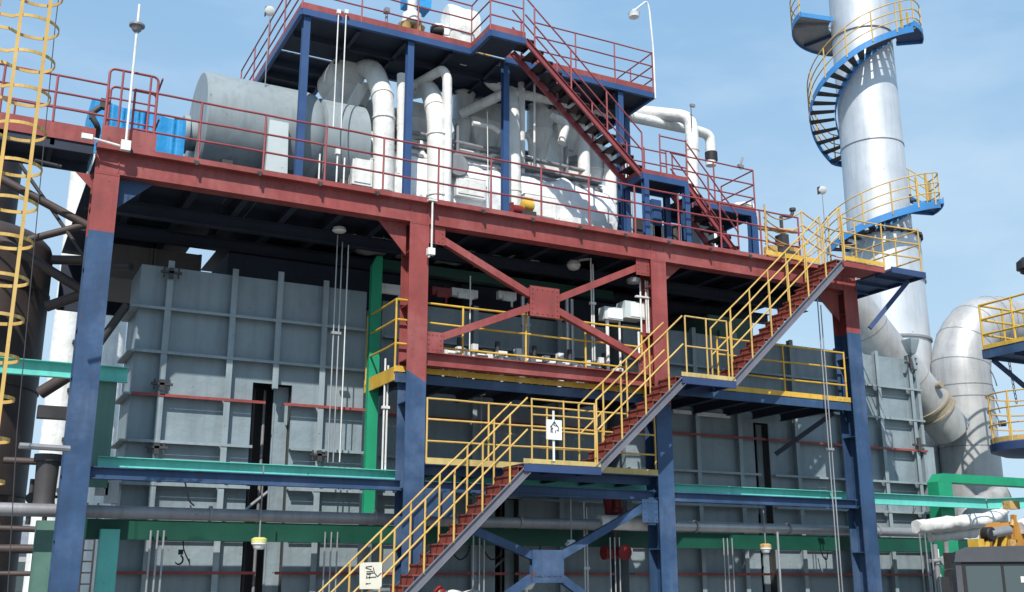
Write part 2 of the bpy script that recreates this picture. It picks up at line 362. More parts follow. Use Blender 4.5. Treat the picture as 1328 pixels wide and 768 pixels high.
for p, q in ((v2(612, 686, yb2), (xl + .03, zt - .12)), ((xr - .03, zt - .12), v2(840, 655, yb2)), ((xl + .03, zb_ + .1), (8.6, .15)), ((xr - .03, zb_ + .1), (14.4, .15))):
    brace(p, q, .17, BLUE)
m = MB(); m.box((14.0, .05, 2.95), (14.435, .07, 3.458)); bolts(m, 14.06, 14.38, 3.02, 3.4, .05, 4, 4, .014, True); m.build('gusset', BLUE, frame)
m = MB(); m.box((8.575, .05, 2.95), (9.3, .07, 3.458)); m.build('gusset', BLUE, frame)

# ------------------------------------------------------------------ main deck
deck = thing('equipment_deck', (11.4, 4.0, GB), 'wide steel equipment deck with dark navy underside and floor joists, resting on the red girder', 'deck')
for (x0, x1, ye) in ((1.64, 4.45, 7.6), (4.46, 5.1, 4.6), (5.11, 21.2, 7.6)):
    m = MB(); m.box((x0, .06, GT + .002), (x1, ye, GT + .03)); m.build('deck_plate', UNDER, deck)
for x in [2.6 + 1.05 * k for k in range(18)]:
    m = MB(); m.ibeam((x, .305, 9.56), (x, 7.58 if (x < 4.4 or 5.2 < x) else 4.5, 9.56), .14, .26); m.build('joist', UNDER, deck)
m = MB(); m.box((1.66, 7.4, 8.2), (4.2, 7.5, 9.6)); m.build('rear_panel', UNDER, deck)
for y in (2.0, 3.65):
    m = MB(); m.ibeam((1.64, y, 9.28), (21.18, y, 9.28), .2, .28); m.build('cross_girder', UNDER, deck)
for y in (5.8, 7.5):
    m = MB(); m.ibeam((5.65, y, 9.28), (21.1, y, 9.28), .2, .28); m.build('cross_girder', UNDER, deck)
# rear columns of the deck, dark behind the furnaces
for x in (5.9, 17.3):
    m = MB(); m.ibeam((x, 7.4, 0), (x, 7.4, 9.12), .45, .45, up=(0, 1, 0)); m.build('rear_column', NAVY, deck)

# ------------------------------------------------------------------ red guard rail along the deck edge
rl = thing('deck_railing', (11, -.06, 9.83), 'long dusty red three bar guard rail along the front edge of the equipment deck', 'railing')
railing(rl, [(2.2, -.07, 9.82), (19.2, -.07, 9.82)], REDD, h=1.26, rails=(1.25, .82, .42), sp=1.27, r=.024)
for k in range(14):
    x = 2.2 + 1.27 * k
    m = MB(); m.box((x - .05, -.16, 9.70), (x + .05, -.1405, 9.77)); m.box((x - .02, -.2, 9.66), (x + .02, -.161, 9.74)); m.build('post_bracket', DARK, rl)
cage = thing('corner_rail_cage', (2.3, .4, 9.82), 'taller red rail cage with rounded corners standing at the left corner of the deck', 'railing')
def frame_loop(p0, p1, z0, z1, mat, r=.026):
    a, b = Vector(p0), Vector(p1)
    MB().tube(bend([a + UPV * z0, a + UPV * z1, b + UPV * z1, b + UPV * z0], .12), r, 8).build('hoop_frame', mat, cage)
A0, A1 = pp(127, 190, y=-.07), pp(196, 190, y=-.07)
frame_loop((1.70, -.07, 0), (2.62, -.07, 0), 9.74, 11.42, REDD); frame_loop((1.82, .75, 0), (2.72, .75, 0), 9.74, 11.42, REDD)
for x in (1.95, 2.48): MB().tube([(x, -.07, 9.74), (x, -.07, 11.4)], .022, 8).build('post', REDD, cage)
for z in (10.35, 10.8): MB().tube([(1.70, -.07, z), (2.62, -.07, z)], .02, 8).build('rail', REDD, cage)
for z in (10.55, 11.42): MB().tube([(2.70, -.05, z), (2.72, .74, z)], .02, 8).build('rail', REDD, cage)
m = MB(); m.box((1.66, -.1, 9.83), (2.68, -.085, 10.2)); m.build('kick_panel', RED, cage)

# ------------------------------------------------------------------ left red walkway
wk = thing('walkway', (.2, .9, 9.8), 'red steel walkway bridge with rails leaving the left end of the deck', 'walkway')
m = MB(); m.box((-6, .5, 10.0), (1.6, .52, 10.34)); m.build('edge_channel', RED, wk)
m = MB(); m.box((-6, .53, 10.0), (1.6, 1.7, 10.05))
for x in [-5.5 + .9 * k for k in range(8)]: m.box((x, .53, 9.86), (x + .08, 1.69, 9.998))
m.box((-6, .53, 9.8), (1.6, .6, 9.998)); m.box((-6, 1.62, 9.8), (1.6, 1.69, 9.998)); m.build('floor', UNDER, wk)
railing(wk, [(-5.8, .51, 10.34), (1.75, .51, 10.34)], REDD, h=1.0, rails=(.98, .62, .3), sp=.98, r=.024)
railing(wk, [(-5.8, 1.66, 10.05), (1.6, 1.66, 10.05)], REDD, h=1.1, rails=(1.1, .55), sp=1.5, r=.02)
for x in (-2.6, -5.4):
    m = MB(); m.ibeam((x, 1.1, 0), (x, 1.1, 9.8), .3, .3, up=(0, 1, 0)); m.build('support_column', BROWN, wk)

# ------------------------------------------------------------------ upper platform
UZ = 14.3; UY = 1.2
up_ = thing('upper_platform', (10.4, 3, 9.75), 'blue upper service platform on slim blue posts above the white machinery', 'platform')
def slab(x0, y0, x1, y1, joists=(), mat=UNDER):
    m = MB(); m.box((x0 + .05, y0 + .05, UZ + .1), (x1 - .05, y1 - .05, UZ + .13)); m.build('floor_plate', UNDER, up_)
    for (p, q) in joists:
        m = MB(); m.channel(p, q, .09, .16); m.build('joist', mat, up_)
def edge(p, q, inner=0):
    m = MB(); m.bar((p[0], p[1], UZ + .08), (q[0], q[1], UZ + .08), .09, .16); m.build('edge_beam', PBLUE, up_)
    m = MB(); m.bar((p[0], p[1], UZ + .245), (q[0], q[1], UZ + .245), .03, .16); m.build('toe_board', RED, up_)
XL, XR = 5.78, 15.55
slab(XL, UY, XR, 3.3, [((x, UY + .1, UZ + .02), (x, 3.25, UZ + .02)) for x in (7.2, 8.4, 9.6, 10.9, 12.1, 13.3, 14.4)] + [((XL + .1, 2.25, UZ + .02), (XR - .1, 2.25, UZ + .02))])
slab(XL, 3.3, 7.25, 7.4, [((XL + .05, y, UZ + .02), (7.2, y, UZ + .02)) for y in (3.9, 4.6, 5.3, 6.0, 6.7)])
slab(10.1, .12, 11.05, UY, []); slab(7.25, 6.2, XR, 7.4, [((7.3, 6.8, UZ + .02), (XR - .1, 6.8, UZ + .02))])
edge((XL, UY), (10.1, UY)); edge((10.1, UY), (10.1, .12)); edge((10.1, .12), (11.05, .12)); edge((11.05, UY), (XR, UY)); edge((XL, UY), (XL, 7.4)); edge((XR, UY), (XR, 7.4))
m = MB(); m.ibeam((7.25, 3.3, UZ + .04), (7.25, 7.4, UZ + .04), .1, .2); m.build('edge_beam', NAVY, up_)
m = MB(); m.ibeam((7.3, 3.3, UZ + .04), (XR, 3.3, UZ + .04), .1, .2); m.build('edge_beam', NAVY, up_)
m = MB(); m.ibeam((XL, 7.4, UZ + .04), (XR, 7.4, UZ + .04), .1, .2); m.build('edge_beam', NAVY, up_)
for px in (388, 528, 655, 805):
    x = pp(px, 200, y=UY + .12).x
    m = MB(); m.ibeam((x, UY + .12, 9.75), (x, UY + .12, UZ), .16, .16, up=(0, 1, 0)); m.build('post', PBLUE, up_)
for x, y in ((XR - .12, 2.4), (XL + .15, 6.6), (11.0, 7.2), (XR - .15, 7.2)):
    m = MB(); m.ibeam((x, y, 9.75), (x, y, UZ), .16, .16, up=(0, 1, 0)); m.build('post', PBLUE, up_)
ur = thing('upper_platform_railing', (10.4, 2, UZ + .3), 'thin red guard rails around the edge of the blue upper platform', 'railing')
railing(ur, [(XL, 7.4, UZ + .16), (XL, UY, UZ + .16), (10.1, UY, UZ + .16), (10.1, .12, UZ + .16), (11.0, .12, UZ + .16)], REDD, h=1.2, rails=(1.2, .8, .42), sp=1.6, r=.02)
railing(ur, [(11.9, UY, UZ + .16), (XR, UY, UZ + .16), (XR, 4.4, UZ + .16)], REDD, h=1.2, rails=(1.2, .8, .42), sp=1.25, r=.02)
m = MB(); m.box((XL + .03, UY - .02, UZ + .75), (XL + .4, UY - .005, UZ + 1.15)); tag(m.build('notice_board', SIGN), 'small white notice board wired to the left corner of the upper rails', 'sign')

# ------------------------------------------------------------------ red stairs from the upper platform
lx, lz = 14.38, 11.55
flight('staircase', 'dark red open tread staircase climbing left from the small landing to the upper platform', (lx, lz), (11.05, UZ + .2), .12, .82, 13, REDD, TRDD, REDD, closed=False, group='red staircases on the deck', sp=4, str_h=.16, rails=(1.1, .62))
ld = thing('stair_landing', (15.0, .5, 9.75), 'small red and blue landing on blue posts between the two red stair flights', 'landing')
m = MB(); m.box((lx - .05, .1, lz - .05), (15.72, .95, lz - .01)); m.build('floor_plate', UNDER, ld)
for p, q in (((lx - .05, .08), (15.72, .08)), ((lx - .05, .97), (15.72, .97)), ((lx - .05, .1), (lx - .05, .96)), ((15.72, .1), (15.72, .96))):
    m = MB(); m.bar((p[0], p[1], lz - .09), (q[0], q[1], lz - .09), .07, .16); m.build('edge_beam', PBLUE, ld)
    m = MB(); m.bar((p[0], p[1], lz + .05), (q[0], q[1], lz + .05), .02, .11); m.build('toe_board', RED, ld)
for x, y in ((14.42, .1), (15.66, .1), (14.42, .94), (15.66, .94)):
    m = MB(); m.ibeam((x, y, 9.75), (x, y, lz - .16), .14, .14, up=(0, 1, 0)); m.build('post', PBLUE, ld)
railing(ld, [(14.9, .08, lz), (15.72, .08, lz)], REDD, h=1.15, sp=.85, r=.02)
railing(ld, [(lx - .05, .97, lz), (15.72, .97, lz), ], REDD, h=1.15, sp=.7, r=.02)
flight('staircase', 'lower dark red staircase dropping right from the small landing to the deck', (17.3, 9.82), (15.74, lz), .12, .82, 7, REDD, TRDD, REDD, closed=False, group='red staircases on the deck', sp=4, str_h=.16, rails=(1.1, .62))
sp_ = thing('side_platform', (17.6, 1.6, 9.75), 'red railed side platform on blue posts right of the red stairs', 'platform')
SZ = 11.5
m = MB(); m.box((16.3, 1.1, SZ), (18.75, 2.5, SZ + .03)); m.build('floor_plate', UNDER, sp_)
for p, q in (((16.3, 1.08), (18.75, 1.08)), ((18.75, 1.08), (18.75, 2.5)), ((16.3, 2.5), (18.75, 2.5))):
    m = MB(); m.bar((p[0], p[1], SZ - .06), (q[0], q[1], SZ - .06), .08, .14); m.build('edge_beam', PBLUE, sp_)
    m = MB(); m.bar((p[0], p[1], SZ + .07), (q[0], q[1], SZ + .07), .02, .13); m.build('toe_board', RED, sp_)
for x, y in ((18.65, 1.12), (18.65, 2.45), (16.4, 2.45), (16.4, 1.12)):
    m = MB(); m.ibeam((x, y, 9.75), (x, y, SZ - .13), .2, .2, up=(0, 1, 0)); m.build('post', PBLUE, sp_)
railing(sp_, [(16.0, 1.08, SZ), (18.75, 1.08, SZ), (18.75, 2.5, SZ)], REDD, h=1.25, rails=(1.25, .82, .42), sp=1.2, r=.022)

# ------------------------------------------------------------------ yellow railed stairs in front of the frame
Y0, Y1 = -.95, -.2
SG = 'yellow railed stairs in front of the frame'
k = (3.95 - 1.46) / (10.51 - 7.91)
flight('staircase', 'bottom stair flight with yellow double rails and red treads rising from the ground', (10.5 - 3.98 / k, 0.0), (10.5, 3.98), Y0, Y1, 20, YEL, TREAD, STRG, group=SG, rails=(1.43, .76), str_h=.18)
flight('staircase', 'middle stair flight with yellow rails passing in front of the third column', (12.2, 4.05), (14.6, 6.22), Y0, Y1, 11, YEL, TREAD, STRG, group=SG, rails=(1.43, .76), str_h=.18)
flight('staircase', 'top stair flight with yellow rails climbing to the deck at the right end', (16.0, 6.22), (19.85, 9.75), Y0, Y1, 18, YEL, TREAD, STRG, group=SG, rails=(1.43, .76), str_h=.18)
def landing(label, x0, x1, z, y1=.0, railpts=(), extra=None):
    t = thing('stair_landing', ((x0 + x1) / 2, -.5, z), label, 'landing')
    m = MB(); m.box((x0 - .1, Y0 + .03, z - .03), (x1 + .08, y1, z)); m.build('floor_plate', UNDER, t)
    for p, q in (((x0 - .1, Y0), (x1 + .08, Y0)), ((x0 - .1, y1), (x1 + .08, y1))):
        m = MB(); m.channel((p[0], p[1], z - .09), (q[0], q[1], z - .09), .06, .16, side=1); m.build('edge_channel', NAVY, t)
        m = MB(); m.box((p[0], p[1] - .012, z + .003), (q[0], p[1] + .002, z + .1)); m.build('toe_board', TOE, t) if p[1] == Y0 else m.bm.free()
    for x in (x0 - .06, (x0 + x1) / 2, x1 + .04):
        m = MB(); m.bar((x, Y0 + .04, z - .08), (x, y1 - .04, z - .08), .05, .1); m.build('bearer', NAVY, t)
    for r_ in railpts: railing(t, r_, YEL, h=1.38, rails=(1.36, 1.03, .7, .36), sp=.85, r=.02)
    return t
l1 = landing('lower blue landing with four bar yellow railing and the white notice between two stair flights', 10.5, 12.2, 4.03, railpts=([(10.6, Y0, 4.03), (12.15, Y0, 4.03)],))
l2 = landing('middle blue landing with yellow railing beside the third column', 14.62, 16.0, 6.22, railpts=())
railing(l2, [(14.68, Y0, 6.22), (15.9, Y0, 6.22)], YEL, h=1.44, rails=(1.44, .72), sp=.6, r=.02)
l3 = thing('stair_landing', (21.0, 0, 9.6), 'top landing with blue underside and yellow curved rails beside the silver stack', 'landing')
m = MB(); m.box((19.8, Y0 - .03, 9.62), (21.25, -.15, 9.66)); m.box((19.8, Y0 - .05, 9.56), (21.25, Y0 - .03, 9.72)); m.build('floor_plate', RED, l3)
m = MB(); m.box((21.25, Y0 - .3, 9.58), (22.4, 2.2, 9.62)); m.box((21.21, Y0 - .34, 9.5), (22.45, Y0 - .3, 9.66)); m.box((22.401, Y0 - .299, 9.5), (22.45, 2.2, 9.66))
for y in (-.7, 0, .7, 1.4): m.box((21.25, y, 9.5), (22.39, y + .05, 9.578))
m.build('floor_extension', NAVY, l3)
m = MB(); m.bar((21.25, -.3, 8.2), (22.2, -.9, 9.49), .1, .12); m.build('knee_strut', NAVY, l3); m = MB(); m.bar((21.25, .3, 8.2), (22.2, 1.3, 9.49), .1, .12); m.build('knee_strut', NAVY, l3)
m = MB(); m.box((19.85, Y0 - .075, 9.73), (21.2, Y0 - .06, 9.84)); m.build('toe_board', YELB, l3)
m = MB(); m.box((17.95, -.17, 9.84), (19.75, -.155, 9.97)); m.build('toe_board', YELB, l3)
railing(l3, [(19.85, Y0 - .05, 9.7), (21.25, Y0 - .05, 9.7), (22.35, Y0 - .3, 9.64), (22.37, 1.2, 9.64)], YEL, h=1.25, rails=(1.2, .8, .4), sp=.95, r=.022)
def arc3(a, b, c, n=10): a, b, c = Vector(a), Vector(b), Vector(c); return [a * (1 - t) ** 2 + b * 2 * t * (1 - t) + c * t * t for t in [i / n for i in range(n + 1)]]
for dz in (0, -.38, -.74):
    m = MB(); m.tube(arc3((18.0, -.1, 11.1 + dz), (18.7, .1, 10.75 + dz), (19.3, -.1, 11.25 + dz)) + arc3((19.35, -.1, 11.25 + dz), (20.2, -.3, 10.6 + dz), (21.2, -.1, 11.0 + dz)), .02, 7); m.build('curved_rail', RUSTY, l3)
    m = MB(); m.tube(arc3((18.6, .6, 11.2 + dz), (19.5, .5, 10.5 + dz), (20.6, .7, 11.35 + dz)), .02, 7); m.build('curved_rail', RUSTY, l3)
for x, y in ((18.05, -.1), (18.6, .5), (19.32, -.1), (20.2, -.15), (20.6, .7), (21.2, -.1)):
    m = MB(); m.tube([(x, y, 9.72), (x, y, 11.25)], .025, 7); m.build('post', RUSTY if x < 19 else YEL, l3)

# ------------------------------------------------------------------ platforms inside the frame
def inner_platform(name, label, x0, x1, y0, y1, z, rails, toe=YELB, sp=1.6, rh=(1.2, .8, .4), h=1.2):
    t = thing(name, ((x0 + x1) / 2, (y0 + y1) / 2, z - .25), label, 'platform')
    m = MB(); m.box((x0, y0 + .05, z - .04), (x1, y1, z)); m.build('floor_plate', UNDER, t)
    m = MB(); m.channel((x0, y0 + .03, z - .12), (x1, y0 + .03, z - .12), .06, .2); m.build('edge_channel', BLUE, t)
    m = MB(); m.box((x0, y0 - .012, z + .004), (x1, y0 - .001, z + .13)); m.build('toe_board', toe, t)
    x = x0 + .3
    while x < x1:
        m = MB(); m.ibeam((x, y0 + .07, z - .14), (x, y1, z - .14), .1, .18); m.build('joist', UNDER, t); x += 1.0
    for r_ in rails: railing(t, r_, YELB if toe is YELB else YEL, h=h, rails=rh, sp=sp, r=.024)
    return t
ip1 = inner_platform('service_platform', 'low yellow railed service platform between the second and third columns', 8.6, 14.42, .32, 2.2, 4.04, [])
railing(ip1, [(8.62, .03, 4.04), (14.4, .03, 4.04)], YEL, h=1.38, rails=(1.36, .92, .46), sp=1.43, r=.022)
m = MB(); m.box((8.6, 0, 4.0), (14.43, .3, 4.03)); m.build('floor_plate', NAVY, ip1); m = MB(); m.box((8.6, -.012, 4.02), (14.43, -.001, 4.15)); m.build('toe_board', TOE, ip1)
ip2 = inner_platform('service_platform', 'yellow railed valve platform behind the red cross bracing', 8.0, 14.4, .36, 2.3, 5.98, [[(8.0, 2.2, 5.98), (8.0, .38, 5.98), (14.35, .38, 5.98)]], sp=1.55, h=1.62, rh=(1.6, 1.15, .62))
m = MB(); m.box((7.99, .4, 5.8), (8.03, 2.3, 6.1)); m.build('toe_board', YELB, ip2)
ip3 = inner_platform('service_platform', 'yellow railed platform in the right bay with a dark blue underside', 15.0, 20.7, .06, 2.35, 6.2, [[(16.4, .08, 6.2), (20.6, .08, 6.2)]], sp=1.9, h=1.35, rh=(1.33, .9, .45))
m = MB(); m.bar((20.4, .4, 5.95), (19.2, 1.4, 4.9), .12, .12); m.build('knee_strut', UNDER, ip3)

# ------------------------------------------------------------------ furnaces: grey plated boxes with stiffeners
FY = 2.5
HZ = [(.9, 0), (1.82, 1), (2.68, 0), (3.58, 0), (4.45, 0), (5.42, 1), (6.33, 0), (7.28, 0)]
def furnace(label, x0, x1, ztop, y, verts, slots, depth=4.6):
    t = thing('furnace', ((x0 + x1) / 2, y + 2.5, 0), label, 'furnace')
    xs = x0
    m = MB()
    for (a, b, zt) in slots:
        m.box((xs, y, 0), (a, y + .03, ztop)); m.box((a, y, zt), (b, y + .03, ztop)); xs = b
    m.box((xs, y, 0), (x1, y + .03, ztop))
    m.box((x0, y + .031, 0), (x0 + .03, y + depth, ztop)); m.box((x1 - .03, y + .031, 0), (x1, y + depth, ztop)); m.box((x0 + .031, y + .031, ztop - .03), (x1 - .031, y + depth, ztop)); m.box((x0 + .031, y + depth - .03, 0), (x1 - .031, y + depth, ztop - .031))
    m.build('shell', GREY, t)
    for (a, b, zt) in slots:
        m = MB(); m.box((a - .02, y + 1.1, 0), (b + .02, y + 1.13, zt + .1)); m.box((a - .05, y + .031, 0), (a - .02, y + 1.1, zt + .1)); m.box((b + .02, y + .031, 0), (b + .05, y + 1.1, zt + .1)); m.build('slot_lining', DARK, t)
        m = MB(); m.box((a + (b - a) * .62, y + .3, 0), (b + .01, y + .32, zt)); m.box((a + (b - a) * .62, y + .28, 0), (a + (b - a) * .66, y + .299, zt)); m.build('slot_plate', GREY, t)
        n = max(2, int((b - a) / .22))
        for j in range(n):
            x = a + (b - a) * (j + .5) / n
            m = MB(); m.cyl((x, y + .45 + .2 * (j % 2), 0), (x, y + .45 + .2 * (j % 2), zt - .05), .035, n=8); m.build('slot_rod', PIPEG if j % 2 else DARK, t)
        m = MB(); m.cyl((a - .05, y + .2, zt * .52), (b + .1, y + .5, zt * .66), .035, n=8); m.build('slot_lever', STEEL, t)
    for v in verts:
        vx, vz0, vz1 = v if isinstance(v, tuple) else (v, 0, ztop + .1)
        m = MB(); m.box((vx - .065, y - .2, vz0), (vx + .065, y - .186, vz1)); m.box((vx - .008, y - .1855, vz0), (vx + .008, y - .001, vz1)); m.build('stiffener', GREYL, t)
    vx = sorted([v[0] if isinstance(v, tuple) else v for v in verts])
    for z, isr in HZ:
        if z > ztop - .3: continue
        segs = []; cur = x0
        for (a, b, zt) in slots:
            if z < zt: segs.append((cur, a + (.25 if isr else .02))); cur = b - (.22 if isr else .02)
        segs.append((cur, x1))
        for (a, b) in segs:
            bb = [a] + [q for q in vx if a < q < b] + [b]
            m = MB()
            for p, q in zip(bb[:-1], bb[1:]): m.box((p + .067 if p in vx else p, y - .175, z), (q - .067 if q in vx else q, y - .001, z + .014))
            m.box((a, y - .215, z - .03), (b, y - .2015, z + .03))
            m.build('red_stiffener' if isr else 'stiffener', RED if isr else GREYL, t)
    return t
f1 = furnace('left grey plated furnace with red bands and a dark slot beside the green post', 2.96, 8.05, 8.25, FY, [3.54, 4.92, (5.94, 5.75, 8.42), 7.0], [(5.5, 6.38, 5.88)], depth=1.5)
# side ribs on the left flank
for z, isr in HZ:
    m = MB(); m.box((2.8, FY - .2, z - .02), (2.957, FY + 1.4, z + .02)); m.build('side_stiffener', GREYL, f1)
for x, z in ((3.54, 8.05), (3.54, 5.62), (3.54, 4.3), (7.0, 4.32)):
    m = MB(); m.box((x - .22, FY - .28, z), (x + .22, FY - .218, z + .05)); m.box((x - .05, FY - .28, z - .12), (x + .05, FY - .23, z + .12)); m.cyl((x + .15, FY - .25, z - .1), (x + .15, FY - .25, z + .12), .02, n=8); m.cyl((x - .15, FY - .25, z - .1), (x - .15, FY - .25, z + .12), .02, n=8); m.build('clamp', DARK, f1)
f2 = furnace('shaded middle furnace wall behind the service platforms and the cross bracing', 8.6, 14.9, 8.2, 2.9, [9.5, 11.0, 13.4], [(11.65, 12.3, 3.6)])
f3 = furnace('right grey plated furnace wall with red bands, running past the fourth column', 15.2, 25.9, 8.25, FY, [15.9, 17.38, 18.8, 20.81, (22.6, 0, 8.3), 24.14, 25.5], [(19.42, 19.95, 5.9)])
m = MB(); m.box((25.76, FY - .16, 0), (25.88, FY - .02, 8.3)); m.build('corner_stiffener', GREYL, f3)
m = MB(); m.box((25.91, FY + .1, 0), (26.5, FY + .13, 5.6)); m.build('flange_plate', GREYL, f3)
for x, z in ((25.5, 5.55), (25.5, 8.05)):
    m = MB(); m.box((x - .25, FY - .28, z), (x + .25, FY - .22, z + .06)); m.cyl((x, FY - .25, z - .15), (x, FY - .25, z + .25), .06, n=10); m.build('clamp', DARK, f3)
tag((lambda m: (m.lathe((25.5, FY - .3, 8.35), (0, 0, 1), [(0, .1), (.05, .14), (.4, .26), (.46, .26)], 4), m.cyl((25.6, FY - .3, 7.9), (25.5, FY - .3, 8.35), .05, n=8), m.build('funnel_box', GREYL))[-1])(MB()), 'small grey funnel shaped box standing at the top right of the furnace wall', 'funnel')

# flue blocks in the shade between furnace top and deck
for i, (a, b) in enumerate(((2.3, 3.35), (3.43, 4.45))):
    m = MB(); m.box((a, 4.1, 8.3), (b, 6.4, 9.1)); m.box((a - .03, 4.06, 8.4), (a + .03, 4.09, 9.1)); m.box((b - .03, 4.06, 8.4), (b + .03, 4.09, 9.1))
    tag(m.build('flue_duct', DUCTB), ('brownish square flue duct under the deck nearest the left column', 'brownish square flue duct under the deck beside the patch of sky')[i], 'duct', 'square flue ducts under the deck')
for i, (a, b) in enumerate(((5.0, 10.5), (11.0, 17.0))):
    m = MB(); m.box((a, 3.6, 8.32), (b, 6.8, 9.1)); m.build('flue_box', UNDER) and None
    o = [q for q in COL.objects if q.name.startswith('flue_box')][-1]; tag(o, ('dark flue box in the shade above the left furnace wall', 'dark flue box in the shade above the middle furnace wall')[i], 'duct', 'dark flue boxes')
m = MB(); m.box((18.6, 3.2, 7.9), (20.2, 5.2, 9.05)); m.box((18.9, 3.1, 7.5), (19.3, 3.18, 8.6)); m.cyl((19.9, 3.1, 7.4), (19.9, 3.1, 8.0), .1, n=10)
tag(m.build('fan_housing', GREENM), 'grey green fan housing below the deck beside the patch of sky near the fourth column', 'fan')

# ------------------------------------------------------------------ green frame and beams
gf = thing('green_gantry', (8.15, 2.1, 0), 'bright green box post with a dark green head beam, against the left furnace wall', 'frame')
m = MB(); m.box((7.97, 1.95, 2.9), (8.22, 2.1, 8.75)); m.build('post', GREEN, gf)
m = MB(); m.prism([(7.97, 1.95, 8.752), (8.22, 1.95, 8.752), (8.22, 1.95, 9.0), (8.08, 1.95, 9.0)], (0, .15, 0)); m.build('head_joint', GREEN, gf)
m = MB(); m.box((8.23, 1.97, 8.72), (14.6, 2.2, 8.95)); m.build('head_beam', HEADG, gf)
m = MB(); m.box((1.9, 1.55, 2.44), (26.8, 1.75, 2.82))
tag(m.build('beam', GREEND), 'long dark green beam running low along the furnaces, under the grey pipe', 'beam')
m = MB(); m.channel((2.3, .95, 3.81), (20.6, .95, 3.81), .12, .28, side=-1)
tag(m.build('beam', TEAL), 'long pale teal channel beam lying just behind the blue tie beams', 'beam')
m = MB(); m.channel((20.65, .95, 3.81), (26.6, .95, 3.81), .12, .3, side=-1); m.channel((26.62, .95, 3.81), (31.2, -1.6, 3.95), .12, .3, side=-1)
tag(m.build('beam', TEAL), 'teal channel beam right of the fourth column, turning toward the right edge', 'beam')
p, q = pp(-40, 478, y=1.3), pp(166, 487, y=1.3)
m = MB(); m.channel((p.x - 3, 1.3, q.z), (q.x, 1.3, q.z), .14, .3, side=-1)
tag(m.build('beam', TEAL), 'short teal channel beam high on the left, passing behind the first column', 'beam')
def post_at(label, px0, px1, y, z0, z1, mat, at=640):
    a, b = pp(px0, at, y=y).x, pp(px1, at, y=y).x
    m = MB(); m.box((a, y, z0), (a + .02, y + .3, z1)); m.box((b - .02, y, z0), (b, y + .3, z1)); m.box((a + .021, y + .001, z0), (b - .021, y + .02, z1))
    tag(m.build('post', mat), label, 'post')
post_at('muted green steel post right behind the first column, above the blue tie beam', 118, 146, 1.4, 3.4, 5.75, GREENM, at=560)
post_at('muted green steel post left of the first column, under the grey pipe', 43, 71, 1.2, 0, 2.75, GREENM, at=720)
post_at('bright teal steel post right of the first column, under the grey pipe', 128, 153, 1.3, 0, 2.62, TEAL, at=720)
# right green portal
rg = thing('green_portal', (27.2, 1.0, 0), 'bright green box portal at the lower right, in front of the silver duct', 'frame')
a, b = pp(1223, 690, y=1.2), pp(1241, 690, y=1.2); zt = pp(1226, 614, y=1.2).z
m = MB(); m.box((a.x, 1.2, 0), (b.x, 1.6, zt - .25)); m.build('post', GREEN, rg)
m = MB(); m.prism([(a.x, 1.2, zt - .248), (b.x, 1.2, zt - .248), (b.x + .25, 1.2, zt - .248), (b.x + .25, 1.2, zt), (a.x + .25, 1.2, zt)], (0, .4, 0)); m.build('head_joint', GREEN, rg)
m = MB(); m.box((b.x + .252, 1.2, zt - .25), (b.x + 9, 1.6, zt)); m.build('head_beam', GREEN, rg)

# ------------------------------------------------------------------ long grey pipe
gp_ = thing('pipeline', (11, .8, 2.9), 'long horizontal grey pipe crossing behind the blue columns at low level', 'pipe')
m = MB(); m.cyl((-9, .8, 2.91), (13.3, .8, 2.91), .12, n=20); m.build('pipe_run', PIPEG, gp_)
m = MB(); m.cyl((13.3, .8, 2.97), (14.95, .8, 2.97), .17, n=20); m.build('lagged_section', WHITE, gp_)
m = MB(); m.cyl((14.96, .8, 2.93), (23.6, .8, 2.93), .12, n=20); m.build('pipe_run', STEEL, gp_)
for x in (.2, 4.4, 7.78, 11.2, 16.0, 18.9, 22.0):
    m = MB(); m.cyl((x, .8, 2.93), (x + .05, .8, 2.93), .15, n=20); m.build('pipe_collar', PIPEG, gp_)
# wrapped lagging bundle on the right
def crumple(name, pts, rad, mat, amp=.05, n=22, seed=1, sub=6):
    pts = [Vector(p) for p in pts]; fine = []
    for i in range(len(pts) - 1):
        for j in range(sub): fine.append(pts[i].lerp(pts[i + 1], j / sub))
    fine.append(pts[-1]); rr_ = []
    for i in range(len(fine)):
        t = i / (len(fine) - 1) * (len(rad) - 1); k = min(int(t), len(rad) - 2); rr_.append(rad[k] + (rad[k + 1] - rad[k]) * (t - k))
    m = MB(); m.tube(fine, rr_, n)
    for v in m.bm.verts: v.co += Vector((noise.noise(v.co * 5 + Vector((seed, 0, 0))), noise.noise(v.co * 5 + Vector((0, seed, 7))), noise.noise(v.co * 5 + Vector((3, 9, seed))))) * amp + Vector((0, 0, noise.noise(v.co * 14)) ) * amp * .4
    return m
p = [pp(1188, 683, y=-.9), pp(1230, 680, y=-.9), pp(1270, 676, y=-.9), pp(1295, 668, y=-.9), pp(1312, 655, y=-.9)]
m = crumple('bundle', p, [.17, .19, .19, .15, .05], TARP); tag(m.build('wrapped_pipe', WHITE), 'white foil wrapped pipe bundle tapering up to the right above the cab', 'pipe')
p = [pp(1207, 698, y=-.7), pp(1240, 694, y=-.7), pp(1262, 690, y=-.7), pp(1278, 676, y=-.7)]
m = crumple('bundle', p, [.1, .13, .15, .1], TARP, seed=4); tag(m.build('wrapped_pipe', WHITE), 'shorter white wrapped pipe lying just below the long foil wrapped bundle', 'pipe')

